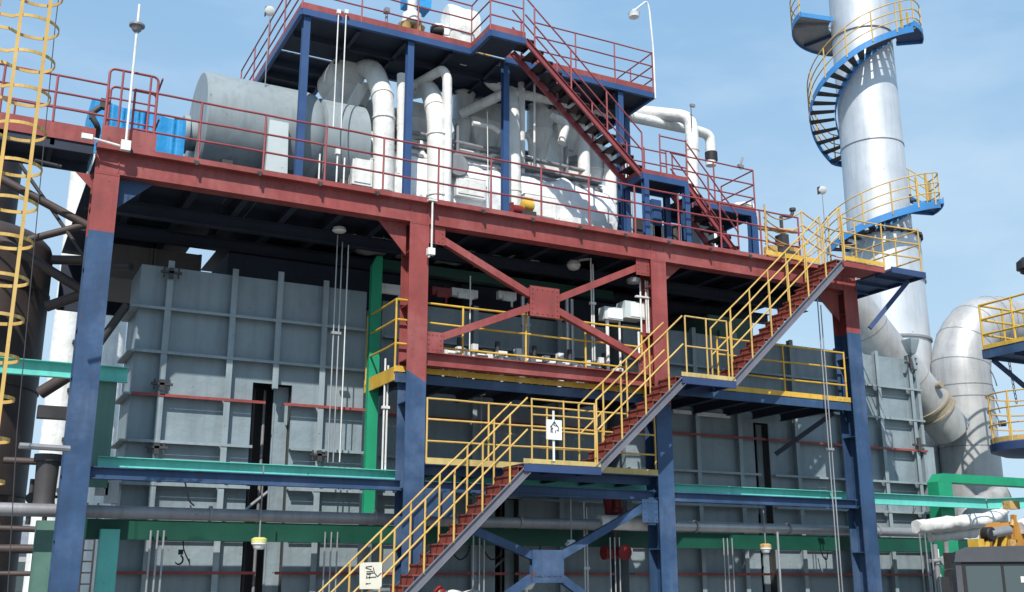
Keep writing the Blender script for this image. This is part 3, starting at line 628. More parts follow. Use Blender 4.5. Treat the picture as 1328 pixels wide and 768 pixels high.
# red pump body in the mid bay
rv = thing('control_valve', (14.1, 1.2, 2.2), 'bright red flanged valve body behind the third column, straddling the lagged pipe', 'valve')
m = MB(); m.lathe((14.05, 1.2, 3.2), UPV, [(0, .14), (.04, .2), (.1, .2), (.12, .13), (.4, .13), (.44, .2), (.5, .2), (.52, .1)], 20); m.prism([(13.6, 1.02, 3.6), (13.8, 1.02, 3.62), (13.8, 1.02, 3.3), (13.68, 1.02, 3.12)], (0, .1, 0)); m.build('bonnet', REDV, rv)
m = MB(); m.lathe((13.65, 1.2, 2.3), (1, 0, 0), [(0, .17), (.05, .17), (.07, .12), (.2, .15), (.45, .15), (.57, .12), (.59, .17), (.64, .17)], 24); m.lathe((14.05, 1.0, 2.3), (0, -1, 0), [(-.1, .12), (.06, .12), (.08, .18), (.12, .18)], 18); m.build('body', REDV, rv)
m = MB(); m.cyl((13.97, 1.2, 2.5), (13.97, 1.2, 3.2), .06, n=12); m.lathe((13.97, 1.2, 2.75), UPV, [(0, .14), (.05, .14)], 16); m.build('stem', DARK, rv)

# ------------------------------------------------------------------ silver stack with spiral stair
SC = pp(1129, 173, y=6.0); SC = Vector((SC.x, SC.y, 0)); SR = 1.13
zlow = pp(1190, 322, y=6.0).z
st = thing('exhaust_stack', (SC.x, SC.y, 0), 'tall silver clad exhaust stack with the spiral stair', 'chimney')
prof = [(zlow + .05, SR)] + [(z, SR * (1 - (z - zlow) * .004)) for z in (14, 16.0, 18, 20, 22, 24, 27, 31)]
m = MB(); m.lathe(SC, UPV, prof, 48); ush = m.build('upper_shell', ALU, st)
m = MB(); m.lathe(SC, UPV, [(0, SR * 1.2), (zlow - .05, SR * 1.2)], 48); lsh = m.build('lower_shell', ALU, st)
m = MB(); m.lathe(SC, UPV, [(zlow - .048, SR * 1.28), (zlow + .04, SR * 1.28)], 48)
for i in range(24):
    an = i * math.pi / 12; m.box((SC.x + math.cos(an) * SR * 1.24 - .03, SC.y + math.sin(an) * SR * 1.24 - .03, zlow - .1), (SC.x + math.cos(an) * SR * 1.24 + .03, SC.y + math.sin(an) * SR * 1.24 + .03, zlow + .09))
m.build('flange', DARK, st)
for z in (pp(1192, 378, y=6).z, pp(1194, 452, y=6).z):
    m = MB(); m.lathe(SC, UPV, [(z, SR * 1.2), (z, SR * 1.25), (z + .08, SR * 1.25), (z + .08, SR * 1.2)], 48); m.build('band', PIPEG, lsh)
for z in (pp(1129, 173, y=4.9).z, 21.6, 13.4, 24.0):
    m = MB(); m.lathe(SC, UPV, [(z, SR * .99), (z, SR * 1.006), (z + .03, SR * 1.006), (z + .03, SR * .99)], 48); m.build('seam', PIPEG, ush)
ph_v = math.atan2(SC.y - CAM.y, SC.x - CAM.x); ph_left = ph_v + math.pi / 2     # angle of the side of the stack seen at left
def sp_pt(u, r, z): a = ph_left + R(u); return Vector((SC.x + math.cos(a) * r, SC.y + math.sin(a) * r, z))
RI, RO = SR + .1, SR + .98
dv = Vector((SC.x - CAM.x, SC.y - CAM.y, 0)).normalized()
def zax(px, py):                                                       # height above the axis plane facing the viewer
    v = _F + _R * ((px - 664) / FPX) + _U * ((384 - py) / FPX); t = (SC - CAM).dot(dv) / v.dot(dv); return (CAM + v * t).z
ZS = zax(1104, 304) - .45
KEY = [(-335, ZS - .45), (-298, ZS), (-180, zax(1213, 263)), (-150, zax(1213, 263) + .1), (-75, zax(1088, 214) + .75), (-45, zax(1072, 204) + .45), (0, zax(1048, 156)), (90, zax(1130, 72) - .55), (150, zax(1178, 48) - .15), (195, zax(1181, 47))]
def zu(u):
    for (a, za), (b, zb) in zip(KEY[:-1], KEY[1:]):
        if u <= b: return za + (zb - za) * (u - a) / (b - a)
    return KEY[-1][1]
ss = thing('spiral_staircase', (SC.x, SC.y, 8), 'blue and yellow spiral staircase wrapped around the silver exhaust stack', 'staircase')
def sweep(u0, u1, r, dz, mat, name, rad=.022, step=6):
    n = max(2, int((u1 - u0) / step)); us = [u0 + (u1 - u0) * i / n for i in range(n + 1)]
    m = MB(); m.tube([sp_pt(u, r, zu(u) + dz) for u in us], rad, 7); m.build(name, mat, ss)
def ribbon(u0, u1, r, z0, z1, mat, name, th=.03, step=5):
    n = max(2, int((u1 - u0) / step)); m = MB()
    for i in range(n):
        a, b = u0 + (u1 - u0) * i / n, u0 + (u1 - u0) * (i + 1) / n
        m.hexa([sp_pt(a, r, zu(a) + z0), sp_pt(b, r, zu(b) + z0), sp_pt(b, r + th, zu(b) + z0), sp_pt(a, r + th, zu(a) + z0), sp_pt(a, r, zu(a) + z1), sp_pt(b, r, zu(b) + z1), sp_pt(b, r + th, zu(b) + z1), sp_pt(a, r + th, zu(a) + z1)])
    bmesh.ops.remove_doubles(m.bm, verts=m.bm.verts, dist=.001); m.build(name, mat, ss)
for (u0, u1) in ((-330, -182), (-150, 148)):
    ribbon(u0, u1, RO, -.22, .03, BRIGHTBLUE, 'outer_stringer'); ribbon(u0, u1, RI - .05, -.22, .03, BRIGHTBLUE, 'inner_stringer')
    n = int((u1 - u0) / 11)
    for i in range(n):
        u = u0 + (u1 - u0) * (i + .5) / n; z = zu(u) - .05
        m = MB(); m.hexa([sp_pt(u - 4.2, RI, z - .05), sp_pt(u + 4.2, RI, z - .05), sp_pt(u + 4.2, RO, z - .05), sp_pt(u - 4.2, RO, z - .05), sp_pt(u - 4.2, RI, z), sp_pt(u + 4.2, RI, z), sp_pt(u + 4.2, RO, z), sp_pt(u - 4.2, RO, z)]); m.build('tread', DARK, ss)
def sector(u0, u1, r0, r1, z, mat=NAVY, name='landing_plate', rim=True):
    n = max(3, int((u1 - u0) / 8)); m = MB()
    for i in range(n):
        a, b = u0 + (u1 - u0) * i / n, u0 + (u1 - u0) * (i + 1) / n
        m.hexa([sp_pt(a, r0, z - .05), sp_pt(b, r0, z - .05), sp_pt(b, r1, z - .05), sp_pt(a, r1, z - .05), sp_pt(a, r0, z), sp_pt(b, r0, z), sp_pt(b, r1, z), sp_pt(a, r1, z)])
    bmesh.ops.remove_doubles(m.bm, verts=m.bm.verts, dist=.001); lp = m.build(name, mat, ss)
    m = MB()
    for i in range(n):
        a, b = u0 + (u1 - u0) * i / n, u0 + (u1 - u0) * (i + 1) / n
        m.hexa([sp_pt(a, r1, z - .14), sp_pt(b, r1, z - .14), sp_pt(b, r1 + .03, z - .14), sp_pt(a, r1 + .03, z - .14), sp_pt(a, r1, z + .1), sp_pt(b, r1, z + .1), sp_pt(b, r1 + .03, z + .1), sp_pt(a, r1 + .03, z + .1)])
    for u in (u0, u1): m.bar(sp_pt(u, r0, z - .05), sp_pt(u, r1, z - .05), .04, .18)
    m.build('landing_rim', BRIGHTBLUE, ss)
    return lp
sector(-182, -148, RI, RO + .12, zu(-165)); sector(148, 190, RI, RO + .05, zu(180))
ztl = zax(1036, 42)
sector(262, 395, RI - .05, RO + .42, ztl, mat=PIPEG)
m = MB(); m.bar(sp_pt(335, RI, ztl - .1), sp_pt(335, RO + .3, ztl - .1), .06, .14); m.build('bearer', NAVY, ss)
def sprail(u0, u1, r, zf, posts):
    for dz in (1.1, .72, .36):
        n = max(2, int((u1 - u0) / 6)); m = MB(); m.tube([sp_pt(u0 + (u1 - u0) * i / n, r, zf(u0 + (u1 - u0) * i / n) + dz) for i in range(n + 1)], .022, 7); m.build('rail', YEL, ss)
    u = u0
    while u <= u1 + .1:
        m = MB(); m.tube([sp_pt(u, r, zf(u) - .1), sp_pt(u, r, zf(u) + 1.1)], .026 if posts < 40 else .024, 7); m.build('post', YEL, ss); u += posts
sprail(-335, -150, RO + .03, zu, 26); sprail(-150, 190, RO + .03, zu, 25)
sprail(268, 395, RO + .43, lambda u: ztl + .05, 25)
for u in (-186, -146, 146, 189): m = MB(); m.bar(sp_pt(u, RI + .5, zu(u)), sp_pt(u, RI + .5, zu(u) + 1.15), .07, .07); m.build('gate_post', YEL, ss)

# ------------------------------------------------------------------ silver ducts on the right
def duct(name, label, pts, r, mat, joints, flanges=(), n=36):
    t = thing(name, pts[0], label, 'duct'); m = MB(); m.tube(pts, r, n); sh_ = m.build('duct_shell', mat, t)
    pts = [Vector(p) for p in pts]
    for i in joints:
        d = (pts[min(i + 1, len(pts) - 1)] - pts[max(i - 1, 0)]).normalized()
        m = MB(); m.lathe(pts[i] - d * .012, d, [(0, r * 1.001), (.0, r * 1.012), (.025, r * 1.012), (.025, r * 1.001)], n); m.build('seam', PIPEG, sh_)
    return t
DY = 4.0
V0, V1 = pp(1256, 640, y=DY), pp(1253, 485, y=DY)
vx = (V0.x + V1.x) / 2; dr = .94
zc = pp(1250, 490, y=DY).z
q1 = pp(1328, 425, y=DY)
cen = Vector((vx + 2.0, DY, zc)); path = [(vx, DY, 3.2), (vx, DY, 4.6), (vx, DY, 5.9), (vx, DY, zc - .75), (vx, DY, zc - .35)]
for i in range(9):
    a = math.pi - i * math.pi / 16; path.append((cen.x + math.cos(a) * 2.0, DY, cen.z + math.sin(a) * (q1.z - zc)))
path += [(vx + 4.2, DY, q1.z), (vx + 8, DY, q1.z)]
dt = duct('exhaust_duct', 'large silver vertical duct bending over to the right at its top', path, dr, ALUD, [2, 3, 4, 6, 8, 10, 12, 13])
p0, p1 = pp(1104, 397, y=3.6), pp(1231, 556, y=3.6)
d = (p1 - p0); sl = [p0 - d * .25] + [p0 + d * t for t in (.18, .42, .6, .78, .84, 1.02)]
d2 = duct('slanted_duct', 'slanted silver duct running down from the furnace roof into the large vertical duct', sl, .64, ALUD, [1, 2, 3, 6])
dn = d.normalized(); c0 = p0 + d * .79
m = MB(); m.lathe(c0, dn, [(0, .64), (0, .71), (.07, .71), (.07, .67), (.3, .67), (.3, .71), (.37, .71), (.37, .64)], 36); m.build('flange', BAND, d2)
m = MB(); m.cyl(p0 + d * .68 + Vector((.1, -.7, .05)), p0 + d * .68 + Vector((.12, -.85, .06)), .12, n=14); m.build('port', BAND, d2)
m = MB(); cpt = Vector((vx + .75, DY - .66, pp(1275, 553, y=DY).z)); m.cyl(cpt, cpt + Vector((.1, -.2, 0)), .1, n=12); m.build('port', DARK, dt)
for i in range(4):
    z = 7.6 - i * .45; m = MB(); m.tube([(vx + .45 * math.cos(a) + .2, DY - dr * .92 + .05 * (i % 2), z + 0.9 * math.sin(a)) for a in [R(20 + 16 * j) for j in range(9)]], .02, 6); m.build('cable_conduit', PIPEG, dt)

# ================================================================== MACHINERY ON THE DECK
DZ = 9.75
yD = 2.95
a, b = pp(259, 101, y=yD), pp(405, 140, y=yD); rD = 1.32
zc = a.z - rD + .05
dm = thing('drum', (5, yD, DZ), 'large grey horizontal steel drum lying on the deck at the left', 'drum')
m = MB(); m.lathe((a.x, yD, zc), (1, 0, 0), [(0, rD - .04), (.04, rD), (b.x - a.x - .3, rD), (b.x - a.x - .12, rD * .97), (b.x - a.x, rD * .88)], 64); m.build('shell', DRUM, dm)
c = pp(461, 150, y=yD).x
m = MB(); m.lathe((b.x + .002, yD, zc - .02), (1, 0, 0), [(0, rD * .86), (.06, rD * .955), (c - b.x, rD * .955)], 64); m.build('end_section', DRUM, dm)
m = MB(); m.lathe((a.x - .3, yD, zc - .2), (1, 0, 0), [(0, .42), (.05, .45), (.12, .45), (.12, .36), (.295, .36)], 32); m.build('hub', DRUM, dm)
m = MB(); m.lathe((a.x - .46, yD, zc - .25), (1, 0, 0), [(0, .4), (.14, .4)], 32)
for k in range(14):
    an = k * 2 * math.pi / 14; m.box((a.x - .5, yD + math.cos(an) * .33 - .03, zc - .25 + math.sin(an) * .33 - .03), (a.x - .461, yD + math.cos(an) * .33 + .03, zc - .25 + math.sin(an) * .33 + .03))
m.build('flange', DARK, dm)
for x in (a.x + .6, b.x - .7, c - .5):
    m = MB(); m.box((x - .12, yD - .9, DZ), (x + .12, yD + .9, zc - rD * .75)); m.build('saddle', DARK, dm)
# inspection hatch panel standing on the drum side
pa, pb = pp(345, 165, y=yD - rD - .02), pp(375, 158, y=yD - rD - .02)
m = MB(); zt = pp(345, 160, y=yD - rD).z
m.prism([(pa.x, yD - rD - .14, DZ), (pb.x + .02, yD - rD - .14, DZ), (pb.x - .04, yD - rD - .14, zt + .05), (pa.x + .05, yD - rD - .14, zt + .05)], (0, .12, 0))
tag(m.build('access_panel', PANEL), 'pale flat access panel leaning in front of the grey drum', 'panel')
# white service lines in front of the drum
for px, t in ((415, 200), (438, 195), (447, 205)):
    p = pp(px, t, y=1.0); m = MB(); m.cyl((p.x, 1.0, DZ), (p.x, 1.0, p.z), .02, n=8)
    if px == 438: m.box((p.x - .05, .95, p.z - .1), (p.x + .05, 1.05, p.z + .04))
    tag(m.build('service_pipe', WHITE), {415: 'thin white upright line left of the other two in front of the drum end', 438: 'thin white upright line with a small grey valve head in front of the drum', 447: 'shortest thin white upright line, nearest the white boiler'}[px], 'pipe', 'thin upright lines by the drum')
# blue sheeted unit
p0, p1 = pp(117, 150, y=1.6), pp(241, 165, y=1.6)
m = MB(); n = 26
for i in range(n):
    f0, f1 = i / n, (i + 1) / n
    x0, x1 = p0.x + (p1.x - p0.x) * f0, p0.x + (p1.x - p0.x) * f1
    z0, z1 = 11.42 - .1 * f0 + .02 * math.sin(f0 * 13) , 11.42 - .1 * f1 + .02 * math.sin(f1 * 13)
    y0_, y1_ = 1.6 + .015 * math.sin(f0 * 25), 1.6 + .015 * math.sin(f1 * 25)
    m.hexa([(x0, y0_, DZ + .5), (x1, y1_, DZ + .5), (x1, 2.8, DZ + .5), (x0, 2.8, DZ + .5), (x0, y0_, z0), (x1, y1_, z1), (x1, 2.8, z1), (x0, 2.8, z0)])
bmesh.ops.remove_doubles(m.bm, verts=m.bm.verts, dist=.001)
bt = thing('sheeted_unit', ((p0.x + p1.x) / 2, 2.2, DZ), 'low unit wrapped in bright blue sheeting behind the corner rail cage', 'cover')
m.build('sheet', CYAN, bt); m = MB(); m.box((p0.x + .15, 1.62, DZ + .04), (p1.x, 2.8, DZ + .49)); m.build('base_frame', WHITEG, bt)
m = MB(); p = pp(128, 165, y=1.2); m.tube(bend([p + Vector((0, .3, -.1)), p, p + Vector((-.2, 0, .25)), p + Vector((.05, 0, .5))], .15), .06, 10); m.box((p.x - .02, 1.12, p.z + .42), (p.x + .12, 1.28, p.z + .62)); m.box((p.x - .2, 1.15, p.z + .15), (p.x - .08, 1.25, p.z + .28))
tag(m.build('hose_coupling', DARK), 'dark hose coupling sticking up at the left end of the blue sheeted unit', 'hose')

# white wrapped boiler body
bx0, bx1 = pp(462, 250, y=2.0).x, pp(800, 290, y=2.0).x
bo = thing('boiler', ((bx0 + bx1) / 2, 3.3, DZ), 'long boiler body wrapped in rumpled white sheeting on the deck', 'boiler')
def wrapped(x0, x1, yc, ry, zc, rz, mat, seed, amp=.07, nx=60, nr=44, e=2.6):
    m = MB(); rings = []
    for i in range(nx + 1):
        x = x0 + (x1 - x0) * i / nx; k = 1 - .06 * (abs(2 * i / nx - 1) ** 8); ring = []
        for j in range(nr):
            a = 2 * math.pi * j / nr; ca, sa = math.cos(a), math.sin(a)
            y = yc + ry * k * math.copysign(abs(ca) ** (2 / e), ca); z = zc + rz * k * math.copysign(abs(sa) ** (2 / e), sa)
            v = Vector((x, y, z)); q = v * 1.3 + Vector((seed, 0, 0)); rg_ = abs(noise.noise(q * 1.1)) * 1.4 + .5 * abs(noise.noise(q * 2.7))
            nrm = Vector((0, ca, sa)); ring.append(m.bm.verts.new(v + nrm * (rg_ - .4) * amp * 2))
        rings.append(ring)
    for A, B in zip(rings[:-1], rings[1:]):
        for j in range(nr): m.face([A[j], A[(j + 1) % nr], B[(j + 1) % nr], B[j]], True)
    m.face(rings[0][::-1]); m.face(rings[-1]); return m
wrapped(bx0, bx1 - 2.9, 3.3, 1.35, 11.0, 1.38, TARP, 1).build('wrapped_shell', TARP, bo)
wrapped(bx1 - 2.95, bx1, 3.2, 1.3, 10.95, 1.25, TARP, 5).build('wrapped_shell', TARP, bo)
m = MB()
for x in [bx0 + .5 + 1.1 * k for k in range(6)]: m.box((x, 1.72, DZ + .05), (x + .75, 2.1, DZ + .42 + .12 * (int(x * 7) % 3)))
m.build('base_box', WHITE, bo)
p = pp(594, 214, y=1.75)
m = MB(); m.lathe((p.x, 1.9, p.z), (0, -1, 0), [(0, .3), (.12, .31), (.16, .27), (.17, .02)], 28); m.build('round_cover', PIPEG, bo)
for i, (px, yy) in enumerate(((660, 1.75), (740, 1.7), (780, 1.7))):
    p = pp(px, 260, y=yy); m = MB(); m.box((p.x - .3, yy, DZ + .5), (p.x + .3, yy + .05, DZ + .95)); m.build('access_door', WHITEG, bo)
m = MB()
for z in (11.95, 12.25):
    m.channel((bx0 + .2, 2.5, z), (bx1 - .5, 2.5, z), .1, .14)
m.build('support_rail', WHITEG, bo)
# grey housings / hoppers above the boiler
HL = ['pale grey curved blower housing above the drum end', 'pale grey hopper between the first two thick white pipes', 'pale angular grey hopper right of the second thick white pipe', 'pale grey angular hopper with a dark opening behind the red stairs']
HP = [(452, 128, .9, 1.2), (535, 170, .9, 1.3), (628, 175, 1.2, 1.6), (737, 185, 1.25, 1.7)]
for i, (px, py, wd, ht) in enumerate(HP):
    p = pp(px, py, y=3.6); t = thing('hopper', (p.x, 3.6, p.z - ht / 2), HL[i], 'hopper', 'grey hoppers above the boiler')
    zt, zb = p.z + ht / 2, p.z - ht / 2
    m = MB(); m.hexa([(p.x - wd * .28, 3.3, zb), (p.x + wd * .3, 3.3, zb), (p.x + wd * .3, 4.1, zb), (p.x - wd * .28, 4.1, zb), (p.x - wd * .55, 3.0, zb + ht * .6), (p.x + wd * .5, 3.0, zb + ht * .6), (p.x + wd * .5, 4.5, zb + ht * .6), (p.x - wd * .55, 4.5, zb + ht * .6)]); m.build('cone', WHITEG, t)
    m = MB()
    if i == 0: m.lathe((p.x - .2, 3.1, zt - .1), (0, 1, 0), [(0, .42), (.05, .47), (1.1, .47), (1.15, .42)], 36)
    else: m.hexa([(p.x - wd * .57, 2.97, zb + ht * .602), (p.x + wd * .52, 2.97, zb + ht * .602), (p.x + wd * .52, 4.53, zb + ht * .602), (p.x - wd * .57, 4.53, zb + ht * .602), (p.x - wd * .4, 3.2, zt), (p.x + wd * .42, 3.2, zt), (p.x + wd * .42, 4.4, zt), (p.x - wd * .4, 4.4, zt)])
    m.build('hood', WHITEG, t)
    m = MB(); m.lathe((p.x + .1, 3.25, zb + .1), (0, 0, -1), [(-.1, wd * .3), (.02, wd * .34), (.08, wd * .34), (.08, wd * .2), (.6, wd * .2)], 24); m.build('outlet', STEEL, t)
m = MB(); m.bar(pp(452, 225 - 80, y=2.7), pp(470, 112, y=2.7), .12, .28); m.bar(pp(470, 112, y=2.7), pp(482, 113, y=2.7), .12, .18)
tag(m.build('chute', WHITE), 'short white slanted chute left of the first thick white pipe', 'chute')
EH = [(487, 165, 3.9, .34, 'round pale grey cyclone standing behind the thickest white pipe'), (601, 150, 3.4, .3, 'round pale grey cyclone right of the second thick white pipe'), (655, 195, 3.2, .26, 'small pale grey cyclone just left of the third blue post'), (700, 165, 3.3, .36, 'wide pale grey cyclone under the top of the red stairs'), (770, 215, 3.0, .3, 'pale grey cyclone low behind the red stairs')]
for px, py, yy, r_, lb in EH:
    p = pp(px, py, y=yy); t = thing('cyclone', (p.x, yy, p.z - 1.2), lb, 'cyclone', 'pale cyclones among the hoppers')
    m = MB(); m.lathe((p.x, yy, p.z - .2), UPV, [(0, r_), (.04, r_ * 1.06), (.08, r_), (.75, r_), (.77, r_ * 1.06), (.82, r_ * 1.06), (.95, r_ * .5), (1.0, .05)], 28); m.build('barrel', WHITEG, t)
    m = MB(); m.lathe((p.x, yy, p.z - 1.25), UPV, [(0, r_ * .3), (.2, r_ * .32), (1.045, r_ * .98)], 28); m.build('cone', WHITEG, t)
    m = MB(); m.tube(bend([(p.x + r_ * .5, yy, p.z + .5), (p.x + r_ + .45, yy - .1, p.z + .55), (p.x + r_ + .5, yy - .15, p.z - .6)], .25), r_ * .3, 14); m.build('outlet', WHITE, t)
# dark machinery in the shade behind
m = MB()
for (x, z, w_, h_) in ((8.2, 12.2, 1.2, .8), (10.1, 12.0, 1.0, 1.1), (11.6, 12.0, 1.1, 1.2), (13.2, 11.9, 1.5, 1.0)): m.box((x, 5.2, z), (x + w_, 5.9, z + h_))
m.box((7.6, 5.3, 11.5), (15.0, 5.5, 12.0)); m.box((7.6, 5.3, 13.3), (15.0, 5.5, 13.6))
for x in (7.7, 9.4, 11.2, 12.9, 14.8): m.box((x, 5.0, DZ), (x + .16, 5.16, 14.1))
tag(m.build('machine_frame', DARK), 'dark supporting machine frame in the shade behind the grey hoppers', 'frame')

m = MB(); m.lathe((7.3, 5.6, 12.75), (1, 0, 0), [(0, .3), (.12, .7), (.3, .85), (7.2, .85), (7.4, .7), (7.5, .3)], 36)
for k in range(7): m.cyl((8.0 + k, 4.95, 10.2), (8.0 + k, 4.95, 12.4), .16, n=14)
tag(m.build('steam_drum', WHITEG), 'pale grey horizontal steam drum with downpipes in the shade behind the hoppers', 'drum')
m = MB(); m.box((14.0, 2.3, DZ), (15.9, 3.2, 11.2)); m.box((14.2, 2.25, 10.1), (14.9, 2.299, 10.9)); m.cyl((15.2, 2.1, 10.6), (15.2, 2.299, 10.6), .3, n=20); m.cyl((16.6, 2.0, DZ), (16.6, 2.0, 11.0), .22, n=16)
tag(m.build('pump_unit', DARK), 'dark pump unit in the shadow below the small red and blue landing', 'pump')
for i, (px, py, w2, h2) in enumerate(((470, 205, .5, .7), (512, 225, .35, .9), (610, 232, .8, .5), (700, 255, .9, .6))):
    p = pp(px, py, y=1.85); m = MB(); m.box((p.x - w2 / 2, 1.8, max(DZ, p.z - h2)), (p.x + w2 / 2, 2.1, p.z)); m.box((p.x - w2 / 2 + .05, 1.78, max(DZ, p.z - h2) + .06), (p.x + w2 / 2 - .05, 1.799, p.z - .06)); m.box((p.x - w2 / 2 - .02, 1.79, p.z + .001), (p.x + w2 / 2 + .02, 2.1, p.z + .02))
    tag(m.build('insulation_box', WHITE), ('white insulation box left of the thickest white pipe', 'narrow white insulation box beside the second blue post', 'white insulation box right of the round grey cover', 'white insulation box above the yellow burner motor')[i], 'box', 'white insulation boxes in front of the boiler')
m = MB()
for z in (11.75, 12.0): m.channel((8.2, 2.2, z), (14.4, 2.2, z), .3, .08)
for x in (8.6, 10.2, 11.8, 13.4): m.box((x, 2.25, 11.8), (x + .06, 2.4, 12.9)); 
m.cyl((8.4, 2.3, 12.45), (14.0, 2.3, 12.3), .06, n=10); m.cyl((8.6, 2.5, 12.15), (13.2, 2.5, 12.2), .05, n=10)
tag(m.build('pipe_rack', PIPEG), 'grey pipe rack running behind the thick white pipes at mid height', 'rack')
for i, (xa_, xb_, yy, za_, zb_) in enumerate(((7.55, 9.2, 2.75, 11.9, 13.3), (9.4, 11.0, 3.0, 12.2, 13.0), (11.2, 12.6, 2.9, 12.0, 13.2), (12.8, 14.3, 2.8, 11.8, 12.7))):
    m = MB(); m.box((xa_, yy + 1.6, za_), (xb_, yy + 2.2, zb_)); n_ = int((xb_ - xa_) / .4)
    for j in range(1, n_): m.box((xa_ + j * .4, yy + 1.57, za_), (xa_ + j * .4 + .04, yy + 1.599, zb_))
    m.box((xa_ - .03, yy + 1.56, zb_ + .001), (xb_ + .03, yy + 2.2, zb_ + .05))
    tag(m.build('cladding_box', WHITE), ('white ribbed cladding box behind the thickest white pipe', 'white ribbed cladding box behind the second blue post and thick pipe', 'white ribbed cladding box behind the third blue post', 'lower white ribbed cladding box behind the red stairs')[i], 'box', 'white ribbed boxes behind the pipes')
# white pipes
def wpipe(label, pix, r, rad=.35, name='lagged_pipe', mat=WHITE, group='white lagged pipes on the deck', collars=(), floor=None):
    pts = [pp(a, b, y=y) for a, b, y in pix]
    if floor is not None: pts.append(Vector((pts[-1].x, pts[-1].y, floor)))
    t = thing(name, pts[-1], label, 'pipe', group)
    P_ = bend(pts, rad); m = MB(); m.tube(P_, r, 20); pr_ = m.build('pipe_run', mat, t)
    for f in collars:
        k = f; i = int(k * (len(P_) - 2)); d = (P_[i + 1] - P_[i]).normalized(); m = MB(); m.lathe(P_[i], d, [(0, r * 1.0), (0, r * 1.09), (.05, r * 1.09), (.05, r)], 20); m.build('collar', mat, pr_)
    return t
wpipe('thickest white pipe, leftmost on the deck, bending up under the blue platform', [(452, 92, 4.2), (484, 88, 2.6), (498, 128, 1.85), (497, 240, 1.85)], .26, .5, collars=(.5, .7, .92), floor=DZ)
wpipe('second thick white pipe, curving down between the second and third blue posts', [(528, 118, 3.6), (556, 112, 2.4), (567, 150, 1.75), (567, 245, 1.75)], .25, .5, collars=(.45, .7, .95), floor=DZ)
wpipe('third thick white pipe standing right of the blue post in front of the boiler', [(660, 118, 2.4), (664, 150, 1.9), (666, 262, 1.9)], .2, .3, collars=(.6, .9), floor=DZ)
wpipe('slim upright white pipe close to the second blue post', [(521, 97, 1.9), (521, 190, 1.9)], .12, .2, floor=10.5)
wpipe('slim white pipe arching over and down beside the second thick pipe', [(535, 112, 2.7), (574, 90, 1.7), (580, 100, 1.6), (580, 170, 1.6)], .12, .2, floor=10.4)
wpipe('slim white pipe hanging straight down behind the red stairs', [(676, 108, 2.2), (676, 200, 2.2)], .1, .2, floor=10.6)
wpipe('slim white pipe with a tilted elbow at the middle of the deck', [(598, 148, 3.0), (640, 128, 2.3), (652, 122, 2.2), (700, 124, 2.4)], .13, .25)
wpipe('long white pipe sweeping right under the platform to a dark tipped bend in the sky', [(629, 92, 2.6), (634, 106, 2.4), (655, 118, 2.3), (705, 126, 2.5), (800, 148, 3.0), (905, 170, 3.4), (921, 176, 3.4), (922, 215, 3.4)], .155, .4, collars=(.55,))
p = pp(922, 196, y=3.4); m = MB(); m.cyl((p.x, 3.4, p.z - .32), (p.x, 3.4, p.z - .05), .19, n=20); tag(m.build('rubber_sleeve', BLACK), 'black rubber sleeve around the far right white pipe bend', 'sleeve')
wpipe('long white pipe running above the other and dropping at the bright right bend', [(770, 140, 3.6), (850, 147, 3.2), (895, 152, 2.7), (898, 180, 2.6), (897, 250, 2.6)], .19, .4, collars=(.75,), floor=DZ)
p = pp(920, 240, y=3.6); tk = thing('white_vessel', (p.x, 3.6, DZ), 'slim white vessel with dark valves behind the right red rails', 'vessel')
m = MB(); m.lathe((p.x, 3.6, DZ), UPV, [(0, .35), (1.9, .35), (2.15, .25), (2.3, .12), (2.6, .12)], 28); m.build('shell', WHITE, tk)
m = MB(); m.box((p.x - .75, 3.4, DZ + 1.3), (p.x - .5, 3.6, DZ + 2.0)); m.cyl((p.x - .5, 3.5, DZ + 1.9), (p.x - .3, 3.5, DZ + 1.9), .06, n=10); m.box((p.x - .3, 3.2, DZ + 2.2), (p.x - .1, 3.4, DZ + 2.45)); m.build('valve', DARK, tk)
wpipe('short white pipe with a round elbow top at the right end of the deck', [(957, 268, 2.2), (974, 268, 1.6), (977, 280, 1.5), (977, 330, 1.5)], .14, .22, floor=DZ)
for i, (pix, r_, lb) in enumerate((([(585, 205, 2.4), (625, 213, 2.3), (640, 200, 2.4), (690, 206, 2.5)], .07, 'thin white pipe with a kink running level behind the third blue post'), ([(470, 150, 2.2), (470, 182, 2.0)], .04, 'thin upright white rod left of the thickest white pipe'), ([(613, 160, 2.0), (640, 165, 2.0), (648, 172, 2.0)], .06, 'short white stub pipe with a drooping end by the pale grey hopper'), ([(693, 108, 2.0), (693, 215, 2.0)], .03, 'thin pale rod hanging beside the slim pipe behind the red stairs'), ([(545, 185, 2.3), (548, 205, 2.1), (590, 212, 2.1)], .08, 'white elbow pipe between the second thick pipe and the boiler top'), ([(715, 150, 2.2), (735, 160, 2.0), (728, 185, 2.0)], .11, 'tilted white branch pipe seen between the upper stair treads'), ([(632, 145, 1.7), (633, 250, 1.7)], .012, 'hair thin white rope hanging in front of the pale hopper'))):
    wpipe(lb, pix, r_, .2)
# pipes and columns behind the red stairs
for i, (px, y_, r_) in enumerate(((757, 2.4, .17), (792, 2.6, .2), (812, 2.2, .13))):
    p = pp(px, 200, y=y_); m = MB(); m.cyl((p.x, y_, DZ), (p.x, y_, 13.6 - i * .4), r_, n=18); m.cyl((p.x, y_, 11.6), (p.x, y_, 11.7), r_ * 1.15, n=18)
    tag(m.build('standpipe', (WHITE, WHITEG, WHITE)[i]), ('white standpipe seen through the upper treads of the red stairs', 'wide pale grey standpipe beside the right blue post', 'slim white standpipe just right of the blue post under the platform')[i], 'pipe', 'standpipes behind the red stairs')
